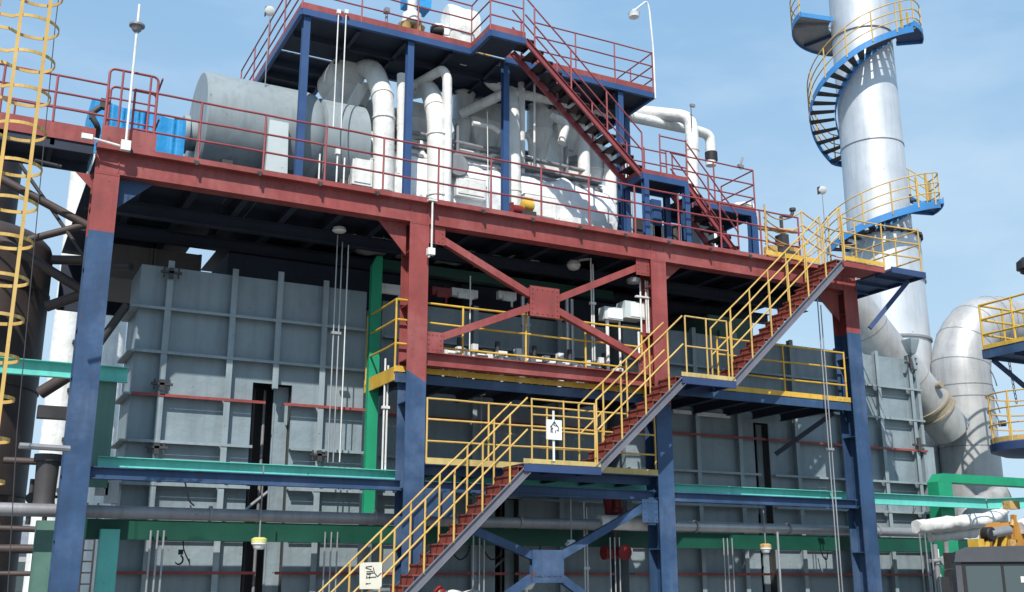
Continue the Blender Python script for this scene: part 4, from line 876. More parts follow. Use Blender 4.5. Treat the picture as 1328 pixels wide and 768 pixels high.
# boxes under the landing
for i, (px, py, w_, h_, mat) in enumerate(((917, 307, .5, .6, PANEL), (852, 275, .3, .7, PBLUE), (858, 300, .6, .35, WHITEG), (735, 290, .4, .3, WHITE))):
    p = pp(px, py, y=1.5 if i != 0 else 2.0); y_ = p.y
    m = MB(); m.box((p.x - w_ / 2, y_, DZ), (p.x + w_ / 2, y_ + .4, max(p.z + h_ / 2, DZ + .3))); m.box((p.x - w_ / 2 + .04, y_ - .015, DZ + .08), (p.x + w_ / 2 - .04, y_ - .001, max(p.z + h_ / 2, DZ + .3) - .05))
    tag(m.build('cabinet', mat), ('pale green grey cabinet under the small stair landing', 'narrow blue cabinet below the foot of the upper red stairs', 'grey low box beside the blue landing post', 'small white box on the deck below the upper stairs')[i], 'cabinet')
yb_ = thing('burner_motor', (11.4, 1.4, DZ), 'yellow and red burner motor on the deck beside the third blue post', 'motor')
p = pp(686, 266, y=1.3); m = MB(); m.lathe((p.x - .16, 1.4, p.z), (1, 0, 0), [(0, .1), (.03, .15), (.28, .15), (.32, .1)], 20); m.box((p.x - .1, 1.3, p.z + .1), (p.x + .12, 1.5, p.z + .2)); m.build('motor', YELB, yb_)
m = MB(); m.cyl((p.x - .42, 1.4, p.z - .15), (p.x - .1, 1.4, p.z - .15), .12, n=14); m.box((p.x - .5, 1.3, DZ), (p.x - .42, 1.5, p.z)); m.build('pump', REDV, yb_)
m = MB(); m.box((p.x - .2, 1.28, DZ), (p.x + .2, 1.5, p.z - .155)); m.build('pedestal', DARK, yb_)
# rusty fittings at the right end of the deck
rs = thing('rusty_machine', (18.9, 1.2, DZ), 'rusty pipework and valve machine at the right end of the deck behind the yellow stairs', 'machine')
for px, py, h_ in ((1000, 310, .9), (1015, 300, 1.3), (1030, 312, 1.0)):
    p = pp(px, py, y=1.2); m = MB(); m.box((p.x - .12, 1.1, DZ), (p.x + .12, 1.4, DZ + h_)); m.box((p.x - .3, 1.05, DZ + h_ * .55), (p.x + .35, 1.45, DZ + h_ * .62)); m.cyl((p.x, 1.04, DZ + h_ * .4), (p.x, 1.0, DZ + h_ * .4), .15, n=14); m.build('valve_block', RUSTY if px != 1015 else DARK, rs)
p, q = pp(985, 296, y=1.2), pp(1032, 300, y=1.2); m = MB(); m.cyl(p, q, .06, n=10); m.tube(bend([p, p + Vector((-.25, 0, .05)), p + Vector((-.35, 0, .6))], .15), .05, 8); m.build('pipe_run', RUSTY, rs)
p = pp(1020, 285, y=1.2); m = MB(); m.tube(bend([p + Vector((-.2, 0, -.3)), p + Vector((-.2, 0, .1)), p + Vector((.2, 0, .12)), p + Vector((.25, 0, .3))], .1), .05, 8); m.lathe(p + Vector((.25, 0, .28)), UPV, [(0, .05), (.02, .09), (.1, .09), (.12, .03)], 12); m.build('valve_head', DARK, rs)

# things on the upper platform
UF = UZ + .13
wc = thing('covered_machine', (9.5, 2, UF), 'white sheet covered machine on the upper platform', 'machine')
p = pp(596, 52, y=2.0); zz = UF
m = wrapped(p.x - .42, p.x + .42, 2.0, .4, zz + .78, .78, WHITE, 3, amp=.03, nx=16, nr=30, e=2.3); m.build('cover', WHITE, wc)
m = wrapped(p.x - .75, p.x - .3, 2.0, .3, zz + .5, .42, WHITE, 9, amp=.05, nx=12, nr=24, e=2.2); m.build('cover', WHITE, wc)
m = MB(); m.box((p.x - .75, 1.5, zz), (p.x + .7, 1.62, zz + .22)); m.box((p.x + .42, 1.55, zz + .45), (p.x + .8, 1.9, zz + .62)); m.build('base', RUSTY, wc)
m = MB(); m.lathe((p.x - .98, 1.6, zz + .5), (1, -.3, 0), [(0, .1), (.06, .16), (.3, .16), (.34, .08)], 14); m.bar((p.x - 1.0, 1.6, zz), (p.x - .95, 1.6, zz + .5), .03, .03); m.build('motor', BLACK, wc)
fh = thing('gas_fitting', (8.6, 2, UF), 'rust stained white valve fitting with twin legs on the upper platform', 'valve')
p = pp(534, 28, y=1.8)
m = MB(); m.lathe((p.x, 1.8, UF + .62), UPV, [(0, .2), (.05, .26), (.3, .24), (.4, .12), (.8, .12)], 18); m.build('body', WHITE, fh)
for s in (-1, 1): m = MB(); m.lathe((p.x + s * .17, 1.8, UF), UPV, [(0, .17), (.1, .16), (.5, .15), (.62, .18)], 14); m.build('leg', RUSTY, fh)
p = pp(541, 0, y=2.6); m = MB(); m.hexa([(p.x - .35, 2.5, p.z - .22), (p.x + .32, 2.4, p.z - .28), (p.x + .32, 2.9, p.z - .28), (p.x - .35, 2.9, p.z - .22), (p.x - .35, 2.5, p.z + .7), (p.x + .36, 2.4, p.z + .7), (p.x + .36, 2.9, p.z + .7), (p.x - .35, 2.9, p.z + .7)]); m.cyl((p.x, 2.7, UF), (p.x, 2.7, p.z - .25), .05, n=10)
tag(m.build('blue_box', CYAN), 'bright blue box on a stand cut off by the top of the photo', 'box')
p = pp(501, 30, y=1.7); m = MB(); m.cyl((p.x, 1.7, UF), (p.x, 1.7, UF + .75), .035, n=10); m.box((p.x - .06, 1.62, UF + .75), (p.x + .06, 1.78, UF + .86)); m.cyl((p.x, 1.7, UF), (p.x, 1.7, UF + .1), .06, n=10)
tag(m.build('valve_spindle', PIPEG), 'short grey valve spindle standing on the upper platform floor', 'valve')
# two cable conduits hanging from the platform edge
for i, px in enumerate((439, 449)):
    p, q = pp(px, 18, y=1.1), pp(px, 150, y=1.1); m = MB(); m.cyl((p.x, 1.1, 11.6), (p.x, 1.1, p.z), .015, n=8); m.box((p.x - .045, 1.06, p.z), (p.x + .045, 1.12, p.z + .1))
    tag(m.build('conduit', WHITEG), ('thin pale conduit, left of a pair down from the upper platform edge', 'thin pale conduit, right of a pair down from the upper platform edge')[i], 'conduit', 'conduits down from the upper platform')

# ================================================================== LAMPS, CONDUITS, SMALL FITTINGS
def lamp_pole(label, base, pix, mat=WHITE, arm=None):
    t = thing('lamp_pole', base, label, 'lamp'); pts = [Vector(base)] + [pp(a, b, y=base[1]) for a, b in pix]
    m = MB(); m.tube(bend(pts, .25), .024, 8); m.build('pole', mat, t); return t, pts
b0 = pp(163, 188, y=-.25); t, pts = lamp_pole('slim white lamp pole with a round grey lamp rising above the left deck corner', (b0.x, -.25, b0.z), [(181, 6)])
p = pp(179, 35, y=-.25); m = MB(); m.lathe(p + Vector((-.02, 0, -.12)), UPV, [(0, .05), (.04, .09), (.1, .1), (.12, .15), (.16, .15), (.22, .04)], 20); m.build('lamp_head', PIPEG, t)
m = MB(); m.box(b0 + Vector((-.09, -.06, -.12)), b0 + Vector((.09, .05, .08))); m.build('junction_box', LAMPW, t)
m = MB(); q = pp(115, 178, y=-.25); m.tube([q, b0 + Vector((-.1, 0, -.04))], .025, 8); m.box(q + Vector((-.13, -.05, -.05)), q + Vector((.07, .05, .05))); m.build('conduit', WHITE, t)
bb = pp(850, 128, y=1.0); bx = bb.x
t, pts = lamp_pole('white gooseneck lamp pole at the right end of the upper platform', (bx, 1.0, bb.z), [(847, 62), (842, 12), (839, 1), (822, 14)])
p = pts[-1]; m = MB(); m.lathe(p + Vector((0, 0, -.24)), UPV, [(0, .06), (.04, .14), (.14, .16), (.16, .17), (.24, .05), (.28, .03)], 20); m.build('lamp_head', LAMPW, t)
def mini(label, px, py, y, base, r=.1, mast=.012):
    p = pp(px, py, y=y); t = thing('floodlight', (p.x, y, base), label, 'lamp'); m = MB(); m.cyl((p.x, y, base), (p.x, y, p.z - .1), mast, n=6); m.build('mast', PIPEG, t)
    m = MB(); m.lathe(p + Vector((.02, .06, .04)), (-.25, -.8, -.45), [(0, r * .4), (.05, r * .9), (.13, r), (.15, r * .6)], 16); m.build('lamp_head', LAMPW, t); m = MB(); m.box(p + Vector((-r * .9, -.02, -.12)), p + Vector((-r * .7, .08, .1))); m.build('bracket', DARK, t)
mini('small round floodlight on a thin mast left of the upper platform', 350, 15, 2.0, UZ - 2.6, .12); mini('small floodlight on a wire thin mast between the red rails and the stack', 1066, 247, 1.0, DZ, .12)
p = pp(896, 137, y=2.4); t = thing('camera_mast', (p.x, 2.4, DZ), 'thin mast with a tiny camera standing against the sky over the white pipe bend', 'camera'); m = MB(); m.cyl((p.x, 2.4, p.z - .7), (p.x, 2.4, p.z), .012, n=6); m.build('mast', DARK, t); m = MB(); m.box(p + Vector((-.02, -.04, -.03)), p + Vector((.13, .04, .05))); m.build('camera_body', PIPEG, t)
p = pp(962, 207, y=1.0); t = thing('camera_mast', (p.x, 1.0, SZ), 'small camera on a bent stub above the right red rail corner', 'camera'); m = MB(); m.tube([(p.x, 1.06, SZ + 1.2), (p.x, 1.06, p.z - .15), p + Vector((.08, .06, .1))], .03, 7); m.build('mast', PIPEG, t); m = MB(); m.box(p + Vector((-.1, .02, -.22)), p + Vector((.08, .1, -.14))); m.build('camera_body', PIPEG, t)
# pendants
def pendant(label, px, py0, py1, y, r=.14, mat=LAMPW, two=None):
    a, b = pp(px, py0, y=y), pp(px, py1, y=y); t = thing('pendant_lamp', (a.x, y, b.z), label, 'lamp', 'work lamps hanging on thin rods')
    m = MB(); m.cyl((a.x, y, b.z + .1), (a.x, y, a.z), .016, n=8); m.build('rod', PIPEG, t)
    m = MB(); m.lathe((a.x, y, b.z - .1), UPV, [(0, r * .55), (.02, r * .7), (.09, r * .85), (.1, r), (.15, r), (.16, r * .8), (.21, r * .6), (.22, .03)], 20); lh_ = m.build('lamp_head', mat, t)
    if two: m = MB(); m.lathe((a.x, y, b.z + .03), UPV, [(0, r * 1.02), (.07, r * 1.02), (.1, r * .65)], 20); m.build('lamp_rim', two, lh_)
pendant('cream and yellow work lamp hanging in front of the left furnace slot', 342, 604, 706, .6, .15, LAMPW, LAMPY)
pendant('dull work lamp hanging above the blue cross bracing plate', 740, 642, 707, .5, .14, WHITEG)
pendant('cream work lamp hanging in front of the right furnace slot', 990, 662, 712, .6, .14, LAMPW, RUSTY)
pendant('pale round work lamp hanging under the valve platform in the middle bay', 624, 560, 507, 1.2, .13, LAMPW)
p = pp(744, 343, y=1.5); m = MB(); m.lathe(p + Vector((0, 0, -.15)), UPV, [(0, .05), (.03, .13), (.12, .18), (.2, .16), (.28, .08), (.3, .03)], 20); m.bar(p + Vector((.05, 0, .1)), p + Vector((.45, 0, .2)), .05, .05)
tag(m.build('globe_lamp', LAMPW), 'round white globe lamp on a bracket under the deck in the middle bay', 'lamp')
p = pp(440, 299, y=1.4); m = MB(); m.lathe(p + Vector((0, 0, -.04)), UPV, [(0, .12), (.03, .16), (.1, .14), (.14, .05)], 20); tag(m.build('ceiling_lamp', LAMPW), 'small round white lamp under the deck left of the green post', 'lamp')
# girder box conduit
p, q = pp(561, 260, y=-.2), pp(561, 325, y=-.2); t = thing('socket_conduit', (p.x, -.2, q.z), 'white conduit with a small socket box hanging down the girder beside the second column', 'conduit')
m = MB(); m.cyl((p.x, -.2, q.z), (p.x, -.2, p.z), .022, n=8); m.box((p.x - .1, -.24, p.z - .02), (p.x + .1, .1, p.z + .02)); m.build('conduit', WHITE, t); m = MB(); m.box((p.x - .09, -.24, q.z - .1), (p.x + .07, -.12, q.z + .05)); m.cyl((p.x - .05, -.18, q.z - .16), (p.x - .05, -.18, q.z - .1), .025, n=8); m.build('socket_box', LAMPW, t)
# upright conduits
def upright(label, px, py0, py1, y, group, r=.02, mat=STEEL, pair=0, z1=None, z0=None):
    a, b = pp(px, py0, y=y), pp(px, py1, y=y); t = MB(); lo, hi = (b.z if z0 is None else z0), a.z
    t.cyl((a.x, y, lo), (a.x, y, hi), r, n=8)
    if pair: t.cyl((a.x + pair, y, lo), (a.x + pair, y, hi - .15), r, n=8); t.box((a.x - .05, y - .04, lo + (hi - lo) * .55), (a.x + pair + .05, y + .04, lo + (hi - lo) * .55 + .06))
    tag(t.build('conduit', mat), label, 'conduit', group)
G1 = 'upright conduits along the furnaces'
for px, l in ((196, 'leftmost'), (205, 'middle'), (213, 'rightmost')): upright(l + ' of three slim grey conduits low on the left furnace wall', px, 688, 768, 1.45, G1, .022, STEEL, z0=0)
for px, l in ((422, 'leftmost'), (430, 'middle'), (438, 'rightmost')): upright(l + ' of three slim conduits just left of the bottom stair flight', px, 690, 768, 1.45, G1, .018, STEEL, z0=0)
for px, l in ((614, 'leftmost'), (622, 'middle'), (628, 'rightmost')): upright(l + ' of three slim conduits under the bottom stair flight', px, 692, 768, 1.45, G1, .018, STEEL, z0=0)
for px, l in ((791, 'leftmost'), (797, 'middle'), (803, 'rightmost')): upright(l + ' of three slim conduits beside the red valve body', px, 697, 768, 1.0, G1, .018, STEEL, z0=0)
for px, l in ((938, 'leftmost'), (943, 'middle'), (949, 'rightmost')): upright(l + ' of three slim conduits low in the right bay', px, 698, 768, 1.45, G1, .018, STEEL, z0=0)
for px, l in ((1192, 'leftmost'), (1199, 'middle'), (1206, 'rightmost')): upright(l + ' of three slim conduits below the wrapped white pipes', px, 690, 768, .2, G1, .02, STEEL, z0=0)
upright('slim conduit pair in front of the left furnace, left of the green post', 438, 305, 600, 1.6, G1, .017, STEEL, .12)
upright('single pale cable pipe beside the green post', 452, 318, 600, 1.6, G1, .014, WHITEG)
upright('yellowed double conduit between the green post and second column', 500, 465, 612, 1.0, G1, .022, WHITEG, .07)
upright('tall slim conduit pair in front of the right bay platform, ending under the stairs', 1060, 388, 768, -.12, G1, .016, STEEL, .1, z0=0)
upright('pale double pipe rising beside the blue cross plate', 757, 650, 768, 1.3, G1, .03, STEEL, .07, z0=0)
upright('slim double rod behind the red cross bracing, hung from the deck', 766, 335, 470, 1.0, G1, .02, WHITEG, .06)
upright('pale slim rod standing at the left of the valve platform', 610, 358, 470, 1.2, G1, .015, WHITE)
upright('wide grey tube pair behind the red cross plate', 678, 385, 470, 1.8, G1, .05, STEEL, .14)
upright('second grey tube pair right of the red cross plate', 735, 380, 470, 1.8, G1, .05, STEEL, .14)
upright('grey steel conduit with a small valve left of the fourth column foot', 1008, 690, 768, .4, G1, .03, STEEL, z0=0)
# junction boxes beside the third column
jb = thing('junction_box', (13.6, .3, 7.3), 'pale grey electrical box, smaller and left of the two beside the third column', 'electrical box', 'electrical boxes by the third column')
a, b = pp(784, 397, y=.5), pp(808, 416, y=.5); m = MB(); m.box((a.x, .5, b.z), (b.x, .78, a.z)); en_ = m.build('enclosure', PANEL, jb); m = MB(); m.box((a.x + .08, .485, b.z + .03), (b.x - .02, .499, a.z - .03)); m.build('cover', LAMPW, en_)
m = MB(); m.cyl((a.x + .14, .62, 6.25), (a.x + .14, .62, b.z - .001), .045, n=10); m.cyl((b.x - .03, .62, 6.25), (b.x - .03, .62, b.z - .001), .03, n=10); m.build('conduit', WHITE, jb)
jb = thing('junction_box', (14.0, .3, 7.5), 'larger cream and grey electrical box with pipes, nearer the third column', 'electrical box', 'electrical boxes by the third column')
a, b = pp(812, 389, y=.35), pp(838, 414, y=.35); m = MB(); m.box((a.x, .4, b.z), (b.x, .8, a.z)); en_ = m.build('enclosure', PANEL, jb); m = MB(); m.box((a.x + .16, .385, b.z + .04), (b.x - .02, .399, a.z - .03)); m.build('cover', LAMPW, en_)
m = MB()
for dx in (-.16, .0, .06): m.cyl((b.x + dx, .33, b.z - .35), (b.x + dx, .33, a.z + .55), .022, n=8)
m.cyl((b.x - .25, .33, 6.25), (b.x - .25, .33, b.z - .35), .03, n=8); m.box((b.x - .3, .29, a.z + .1), (b.x + .1, .37, a.z + .14)); m.build('conduit', WHITE, jb)
m = MB(); m.lathe((b.x - .35, .33, a.z + .42), (0, 0, 1), [(0, .05), (.03, .16), (.12, .18), (.18, .1), (.2, .03)], 18); m.build('lamp_head', PIPEG, jb)
# valve row on the platform behind the bracing
rr = random.Random(11)
for i in range(9):
    px = 600 + i * 25; p = pp(px, 458, y=1.0); h_ = rr.uniform(.35, .75); t = MB(); x = p.x
    t.cyl((x, 1.0, 5.98), (x, 1.0, 5.98 + h_), .05, n=10); t.lathe((x, 1.0, 5.98 + h_ * .55), (0, -1, 0), [(-.12, .09), (-.1, .11), (.1, .11), (.12, .09)], 14); t.box((x - .11, .9, 5.98 + h_), (x + .11, 1.1, 5.98 + h_ + .1)); t.cyl((x - .2, 1.0, 6.3), (x + .25, 1.0, 6.3), .035, n=8)
    if i % 3 == 0: t.lathe((x, .95, 5.98 + h_ + .18), (0, -1, 0), [(0, .09), (.06, .09)], 16)
    tag(t.build('gas_valve', (STEEL, DARK, LAMPW)[i % 3]), None, 'valve', 'gas valves in a row behind the cross bracing')
    COL.objects[-1]['label'] = 'small gas valve on the platform floor, ' + ['first from the second column', 'second from the second column', 'third from the second column', 'left of the red cross plate centre', 'under the red cross plate', 'just right of the red cross plate', 'third from the electrical boxes', 'second from the electrical boxes', 'nearest the electrical boxes'][i]
for i, (px, w_) in enumerate(((505, .9), (570, .5), (600, .7), (655, .5))):
    p = pp(px, 376 + (px - 505) * .06, y=2.6); m = MB(); m.box((p.x - w_ / 2, 2.45, p.z - .1), (p.x + w_ / 2, 2.6, p.z + .1)); m.box((p.x - w_ * .3, 2.38, p.z - .16), (p.x + w_ * .3, 2.449, p.z - .02)); m.cyl((p.x + w_ * .2, 2.42, p.z - .3), (p.x + w_ * .2, 2.42, p.z - .161), .03, n=8)
    tag(m.build('burner_port', WHITEG if i != 1 else REDV), ('pale burner port strip right of the green post', 'red burner port behind the second column', 'pale burner port left of the red cross plate', 'narrow burner port below the upper left brace')[i], 'burner', 'burner ports under the green head beam')
m = MB(); m.cyl((9.4, 1.25, 6.45), (14.0, 1.25, 6.45), .07, n=12); m.cyl((9.4, 1.4, 6.75), (13.8, 1.4, 6.75), .05, n=12)
for k in range(12): x = 9.5 + .38 * k; m.cyl((x, 1.25, 6.0), (x, 1.25, 6.6 + .12 * (k % 3)), .03, n=8); m.box((x - .07, 1.15, 6.62 + .1 * (k % 3)), (x + .07, 1.3, 6.76 + .1 * (k % 3))); m.lathe((x, 1.1, 6.45), (0, 1, 0), [(0, .1), (.03, .11), (.12, .05)], 12)
tag(m.build('gas_manifold', WHITEG), 'steel gas manifold with many small branches on the valve platform floor', 'manifold')
m = MB(); m.cyl((9.2, 1.7, 6.3), (14.2, 1.7, 6.3), .12, n=14)
for k in range(5): x = 9.6 + 1.0 * k; m.box((x, 1.55, 6.35), (x + .3, 1.85, 6.95)); m.cyl((x + .5, 1.7, 6.3), (x + .5, 1.7, 7.2), .06, n=10)
tag(m.build('regulator_train', DARK), 'dark regulator train standing behind the gas manifold', 'regulator')
# cables and hooks on the furnace wall
def cable(label, pix, y, r=.02, mat=BLACK, extra=None):
    r = r * .6
    pts = bend([pp(a, b, y=y) for a, b in pix], .12, 5); m = MB(); m.tube(pts, r, 7)
    if extra: extra(m)
    tag(m.build('cable', mat), label, 'cable', 'loose cables against the furnaces')
def hook(px, py, y):
    def f(m):
        p = pp(px, py, y=y); m.tube([p + Vector((.08 * math.cos(a), 0, .09 * math.sin(a))) for a in [R(70 - 25 * j) for j in range(10)]], [.018] * 7 + [.015, .012, .006], 7); m.box(p + Vector((-.02, -.03, .1)), p + Vector((.07, .03, .2)))
    return f
cable('black cable with a hanging hook low on the left furnace wall', [(237, 690), (238, 712), (241, 720), (246, 730)], 2.1, .022, BLACK, hook(232, 726, 2.1))
cable('black cable drooping above the pipe at the left', [(240, 625), (245, 650), (252, 656)], 2.15, .03)
for i, px in enumerate((598, 640, 690)): cable(('black cable loop under the stair flight', 'black cable loop left of the blue cross plate', 'thin black cable just behind the blue cross plate')[i], [(px - 14, 698), (px - 12, 716), (px - 2, 728), (px + 9, 720), (px + 12, 698)], 2.3, .03)
cable('black cable loop between the cross plate and the red valve', [(783, 705), (788, 722), (796, 728), (803, 712), (806, 700)], 2.3, .02)
cable('black bracket cable low in the right bay, left of the conduit pair', [(1063, 705), (1066, 720), (1072, 728), (1074, 712), (1072, 702)], 2.2, .03)
cable('thin black wire running up the right furnace wall', [(1190, 640), (1184, 660), (1188, 690)], 2.2, .015)
# small objects at the foot of the furnaces
p = pp(590, 763, y=1.0); q = pp(608, 763, y=1.0)
for i, x_ in enumerate((p.x - .05, q.x + .1)):
    m = MB(); m.lathe((x_, 1.0, 0), UPV, [(0, .28), (.5, .29), (.52, .27), (1.0, .28), (1.38, .29), (1.42, .26), (1.46, .12), (1.48, .02)], 24)
    tag(m.build('plastic_barrel', LAMPW), ('white barrel top under the bottom stair flight, left of its twin', 'white barrel top under the bottom stair flight, nearer the blue cross brace')[i], 'barrel', 'white barrels under the stairs')
p = pp(570, 760, y=1.0); m = MB(); m.lathe((p.x, 1.0, 0), UPV, [(0, .16), (.06, .16), (.08, .09), (1.3, .09), (1.32, .15), (1.42, .15), (1.5, .1), (1.56, .03)], 18); m.cyl((p.x - .22, 1.0, 1.36), (p.x + .22, 1.0, 1.36), .06, n=12)
tag(m.build('hydrant', REDV), 'red hydrant head beside the white barrels under the stairs', 'hydrant')
p = pp(683, 760, y=.6); m = MB(); m.lathe((p.x, .6, p.z - .08), UPV, [(0, .08), (.02, .12), (.14, .2), (.16, .19)], 20); m.cyl((p.x, .6, 0), (p.x, .6, p.z - .081), .03, n=8)
tag(m.build('bowl_lamp', LAMPW), 'white bowl shaped lamp on a short pole below the blue cross plate', 'lamp')
tz = thing('valve_rack', (24.3, .5, 0), 'cluster of grey upright pipes and small valves beside the dark cab', 'pipework')
for i, (px, top) in enumerate(((1212, 706), (1219, 712), (1226, 702), (1231, 720))):
    p = pp(px, top, y=.4); m = MB(); m.cyl((p.x, .4 + .1 * (i % 2), 0), (p.x, .4 + .1 * (i % 2), p.z), .045 if i % 2 else .07, n=12); m.lathe((p.x, .4 + .1 * (i % 2), p.z * .8), UPV, [(0, .1), (.05, .1)], 14); m.build('riser', (STEEL, WHITEG, PIPEG, STEEL)[i], tz)
a, b = pp(1205, 728, y=.35), pp(1236, 726, y=.35); m = MB(); m.cyl(a, b, .05, n=10); m.lathe(a.lerp(b, .5), (0, -1, 0), [(0, .1), (.05, .12), (.1, .12)], 14); m.build('header', STEEL, tz)
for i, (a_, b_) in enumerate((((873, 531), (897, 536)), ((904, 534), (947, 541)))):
    a, b = pp(*a_, y=2.2), pp(*b_, y=2.2); m = MB(); m.box((a.x, 2.2, b.z), (b.x, 2.26, a.z)); m.box((a.x, 2.19, b.z - .03), (b.x, 2.27, b.z - .001))  # pale boxes imitate strips of sunlit wall; the light is in their colour
    tag(m.build('sunlit_strip', WHITEG), ('short pale strip imitating sunlit wall under the right bay platform, next to the third column', 'longer pale strip imitating sunlit wall under the right bay platform')[i], 'sunlit strip', 'pale strips imitating sunlit wall under the right platform')
# signs
p = pp(718, 557, y=Y0 - .05); t = thing('notice_sign', (p.x, Y0 - .05, p.z - .3), 'white upright notice sign with a black emblem, fixed on the lower landing rail', 'sign')
a, b = pp(708.5, 544, y=Y0 - .05), pp(728.5, 571, y=Y0 - .05)
m = MB(); m.box((a.x, Y0 - .06, b.z), (b.x, Y0 - .035, a.z)); bd_ = m.build('board', SIGN, t); m = MB(); m.box(((a.x + b.x) / 2 - .025, Y0 - .034, 4.1), ((a.x + b.x) / 2 + .025, Y0 - .022, a.z + .2)); m.build('stake', WHITEG, t)
m = MB(); ys = Y0 - .064; cx = (a.x + b.x) / 2; cz = (a.z + b.z) / 2 + .05
def st_(x0, z0, x1, z1, w_=.018): m.bar((cx + x0, ys, cz + z0), (cx + x1, ys, cz + z1), .004, w_, up=Vector((x1 - x0, 0, z1 - z0)).cross(Vector((0, 1, 0))))
for s in ((0, .15, 0, .07), (0, .12, -.09, .0), (0, .12, .1, .0), (-.02, .06, .03, .03), (-.09, -.02, -.03, -.02), (-.1, -.06, -.04, -.05), (-.06, .0, -.06, -.1), (-.1, -.1, -.03, -.1), (.03, -.06, .03, -.12), (.06, -.05, .1, -.08), (.1, .0, .1, -.06), (-.05, .03, -.1, .01), (.04, .04, .09, .02)): st_(*s)
m.build('emblem', INK, bd_)
p = pp(480, 746, y=Y0 - .06); t = thing('notice_board', (p.x, Y0 - .06, p.z - .3), 'yellowed notice board with faded drawing hung on the bottom stair rail', 'sign')
a, b = pp(466.5, 729, y=Y0 - .06), pp(494.5, 764, y=Y0 - .06); w_, h_ = b.x - a.x, a.z - b.z
m = MB(); c_ = .05; m.prism([(a.x + c_ * .3, Y0 - .07, b.z), (b.x - c_, Y0 - .07, b.z), (b.x, Y0 - .07, b.z + c_), (b.x, Y0 - .07, a.z - c_ * .5), (b.x - .02, Y0 - .07, a.z), (a.x + c_, Y0 - .07, a.z - .01), (a.x, Y0 - .07, a.z - c_)], (0, .02, 0)); bd_ = m.build('board', PAPER, t)
m = MB(); ys = Y0 - .074; cx = a.x; cz = b.z
for s in ((.28, .82, .55, .85), (.28, .82, .27, .76), (.3, .77, .52, .72), (.3, .64, .6, .66), (.3, .57, .65, .6), (.32, .55, .5, .54), (.6, .8, .66, .6), (.66, .6, .8, .46), (.8, .46, .97, .6), (.35, .42, .75, .45), (.32, .5, .32, .38), (.45, .5, .45, .38), (.3, .2, .42, .2), (.44, .2, .5, .22), (.3, .17, .33, .22)): st_(s[0] * w_, s[1] * h_, s[2] * w_, s[3] * h_, .016)
m.build('drawing', INK, bd_)

# ================================================================== LEFT SIDE: TANK, STACKS, LADDER, PIPE TRESTLE
ty = 5.5; e0, e1 = pp(66, 350, y=ty), pp(45, 560, y=ty)
tr = 1.9; tx = (e0.x + e1.x) / 2 - tr
tk = thing('storage_tank', (tx, ty, 0), 'large dark brown weathered tank with a rounded shoulder at the left edge', 'tank')
zs = pp(62, 338, y=ty).z
m = MB(); m.lathe((tx, ty, 0), UPV, [(0, tr), (zs, tr), (zs + .18, tr * .97), (zs + .35, tr * .88), (zs + .5, tr * .62)], 48); m.build('shell', BROWN, tk)
for z in (3.4, 5.7, 7.9): m = MB(); m.lathe((tx, ty, z), UPV, [(0, tr), (0, tr + .03), (.07, tr + .03), (.07, tr)], 48); m.build('band', BROWN, tk)
ex = pp(25, 250, y=ty).x
m = MB(); m.lathe((ex - 1.1, ty, zs + .35), UPV, [(0, 1.1), (pp(12, 190, y=ty).z - zs - .35, 1.1)], 32); m.build('upper_shell', BROWN, tk)
# trestle tubes between tank and frame
ty2 = 3.0
tb = thing('pipe_trestle', (.8, ty2, 2), 'dark brown crossed tubes and braces joining the tank to the first column', 'trestle')
def tb_(a, b, c, d, r, mat=BROWN): m = MB(); m.cyl(pp(a, b, y=ty2), pp(c, d, y=ty2 - .3), r, n=14); m.build('tube', mat, tb)
tb_(-10, 226, 118, 295, .09); tb_(37, 311, 118, 290, .08); tb_(17, 200, 118, 345, .04, DARK); tb_(68, 337, 122, 338, .1); tb_(-5, 308, 116, 382, .1); tb_(60, 398, 118, 378, .11)
tb_(52, 510, 100, 480, .13); tb_(5, 597, 100, 601, .07); tb_(-5, 685, 60, 687, .06); tb_(-5, 712, 60, 712, .09); tb_(0, 744, 60, 744, .05); tb_(35, 645, 100, 644, .03, DARK); tb_(150, 345, 170, 346, .08, DARK); tb_(118, 460, 165, 395, .09, DARK)
a, b = pp(50, 525, y=ty2), pp(100, 544, y=ty2); m = MB(); m.box((a.x, ty2, b.z), (b.x, ty2 + .3, a.z)); m.build('girder', DARK, tb)
a, b = pp(55, 590, y=ty2 - .6), pp(72, 606, y=ty2 - .6); m = MB(); m.lathe(((a.x + b.x) / 2, ty2 - .4, pp(60, 655, y=ty2 - .6).z), UPV, [(0, .22), (.1, .2), (.85, .22), (.86, .27), (1.0, .27)], 20); m.build('damper_body', DARK, tb)
a, b = pp(35, 620, y=ty2), pp(100, 655, y=ty2)
for k in range(3): x = a.x + .12 + .3 * k; m = MB(); m.cyl((x, ty2 + .2, b.z - .4), (x, ty2 + .2, a.z), .05, n=10); m.lathe((x, ty2 - .05, b.z + .12), (0, 1, 0), [(0, .1), (.25, .1)], 14); m.build('valve', DARK, tb)
p = pp(130, 620, y=2.3); m = MB(); m.lathe((p.x, 2.2, p.z), (1, 0, 0), [(-.2, .07), (.25, .07)], 12); m.box((p.x - .1, 2.1, p.z - .35), (p.x + .15, 2.3, p.z - .1)); m.box((p.x + .1, 2.1, p.z - .5), (p.x + .35, 2.3, p.z - .05)); tag(m.build('valve_group', STEEL), 'small grey valve group between the first column and the left furnace', 'valve')
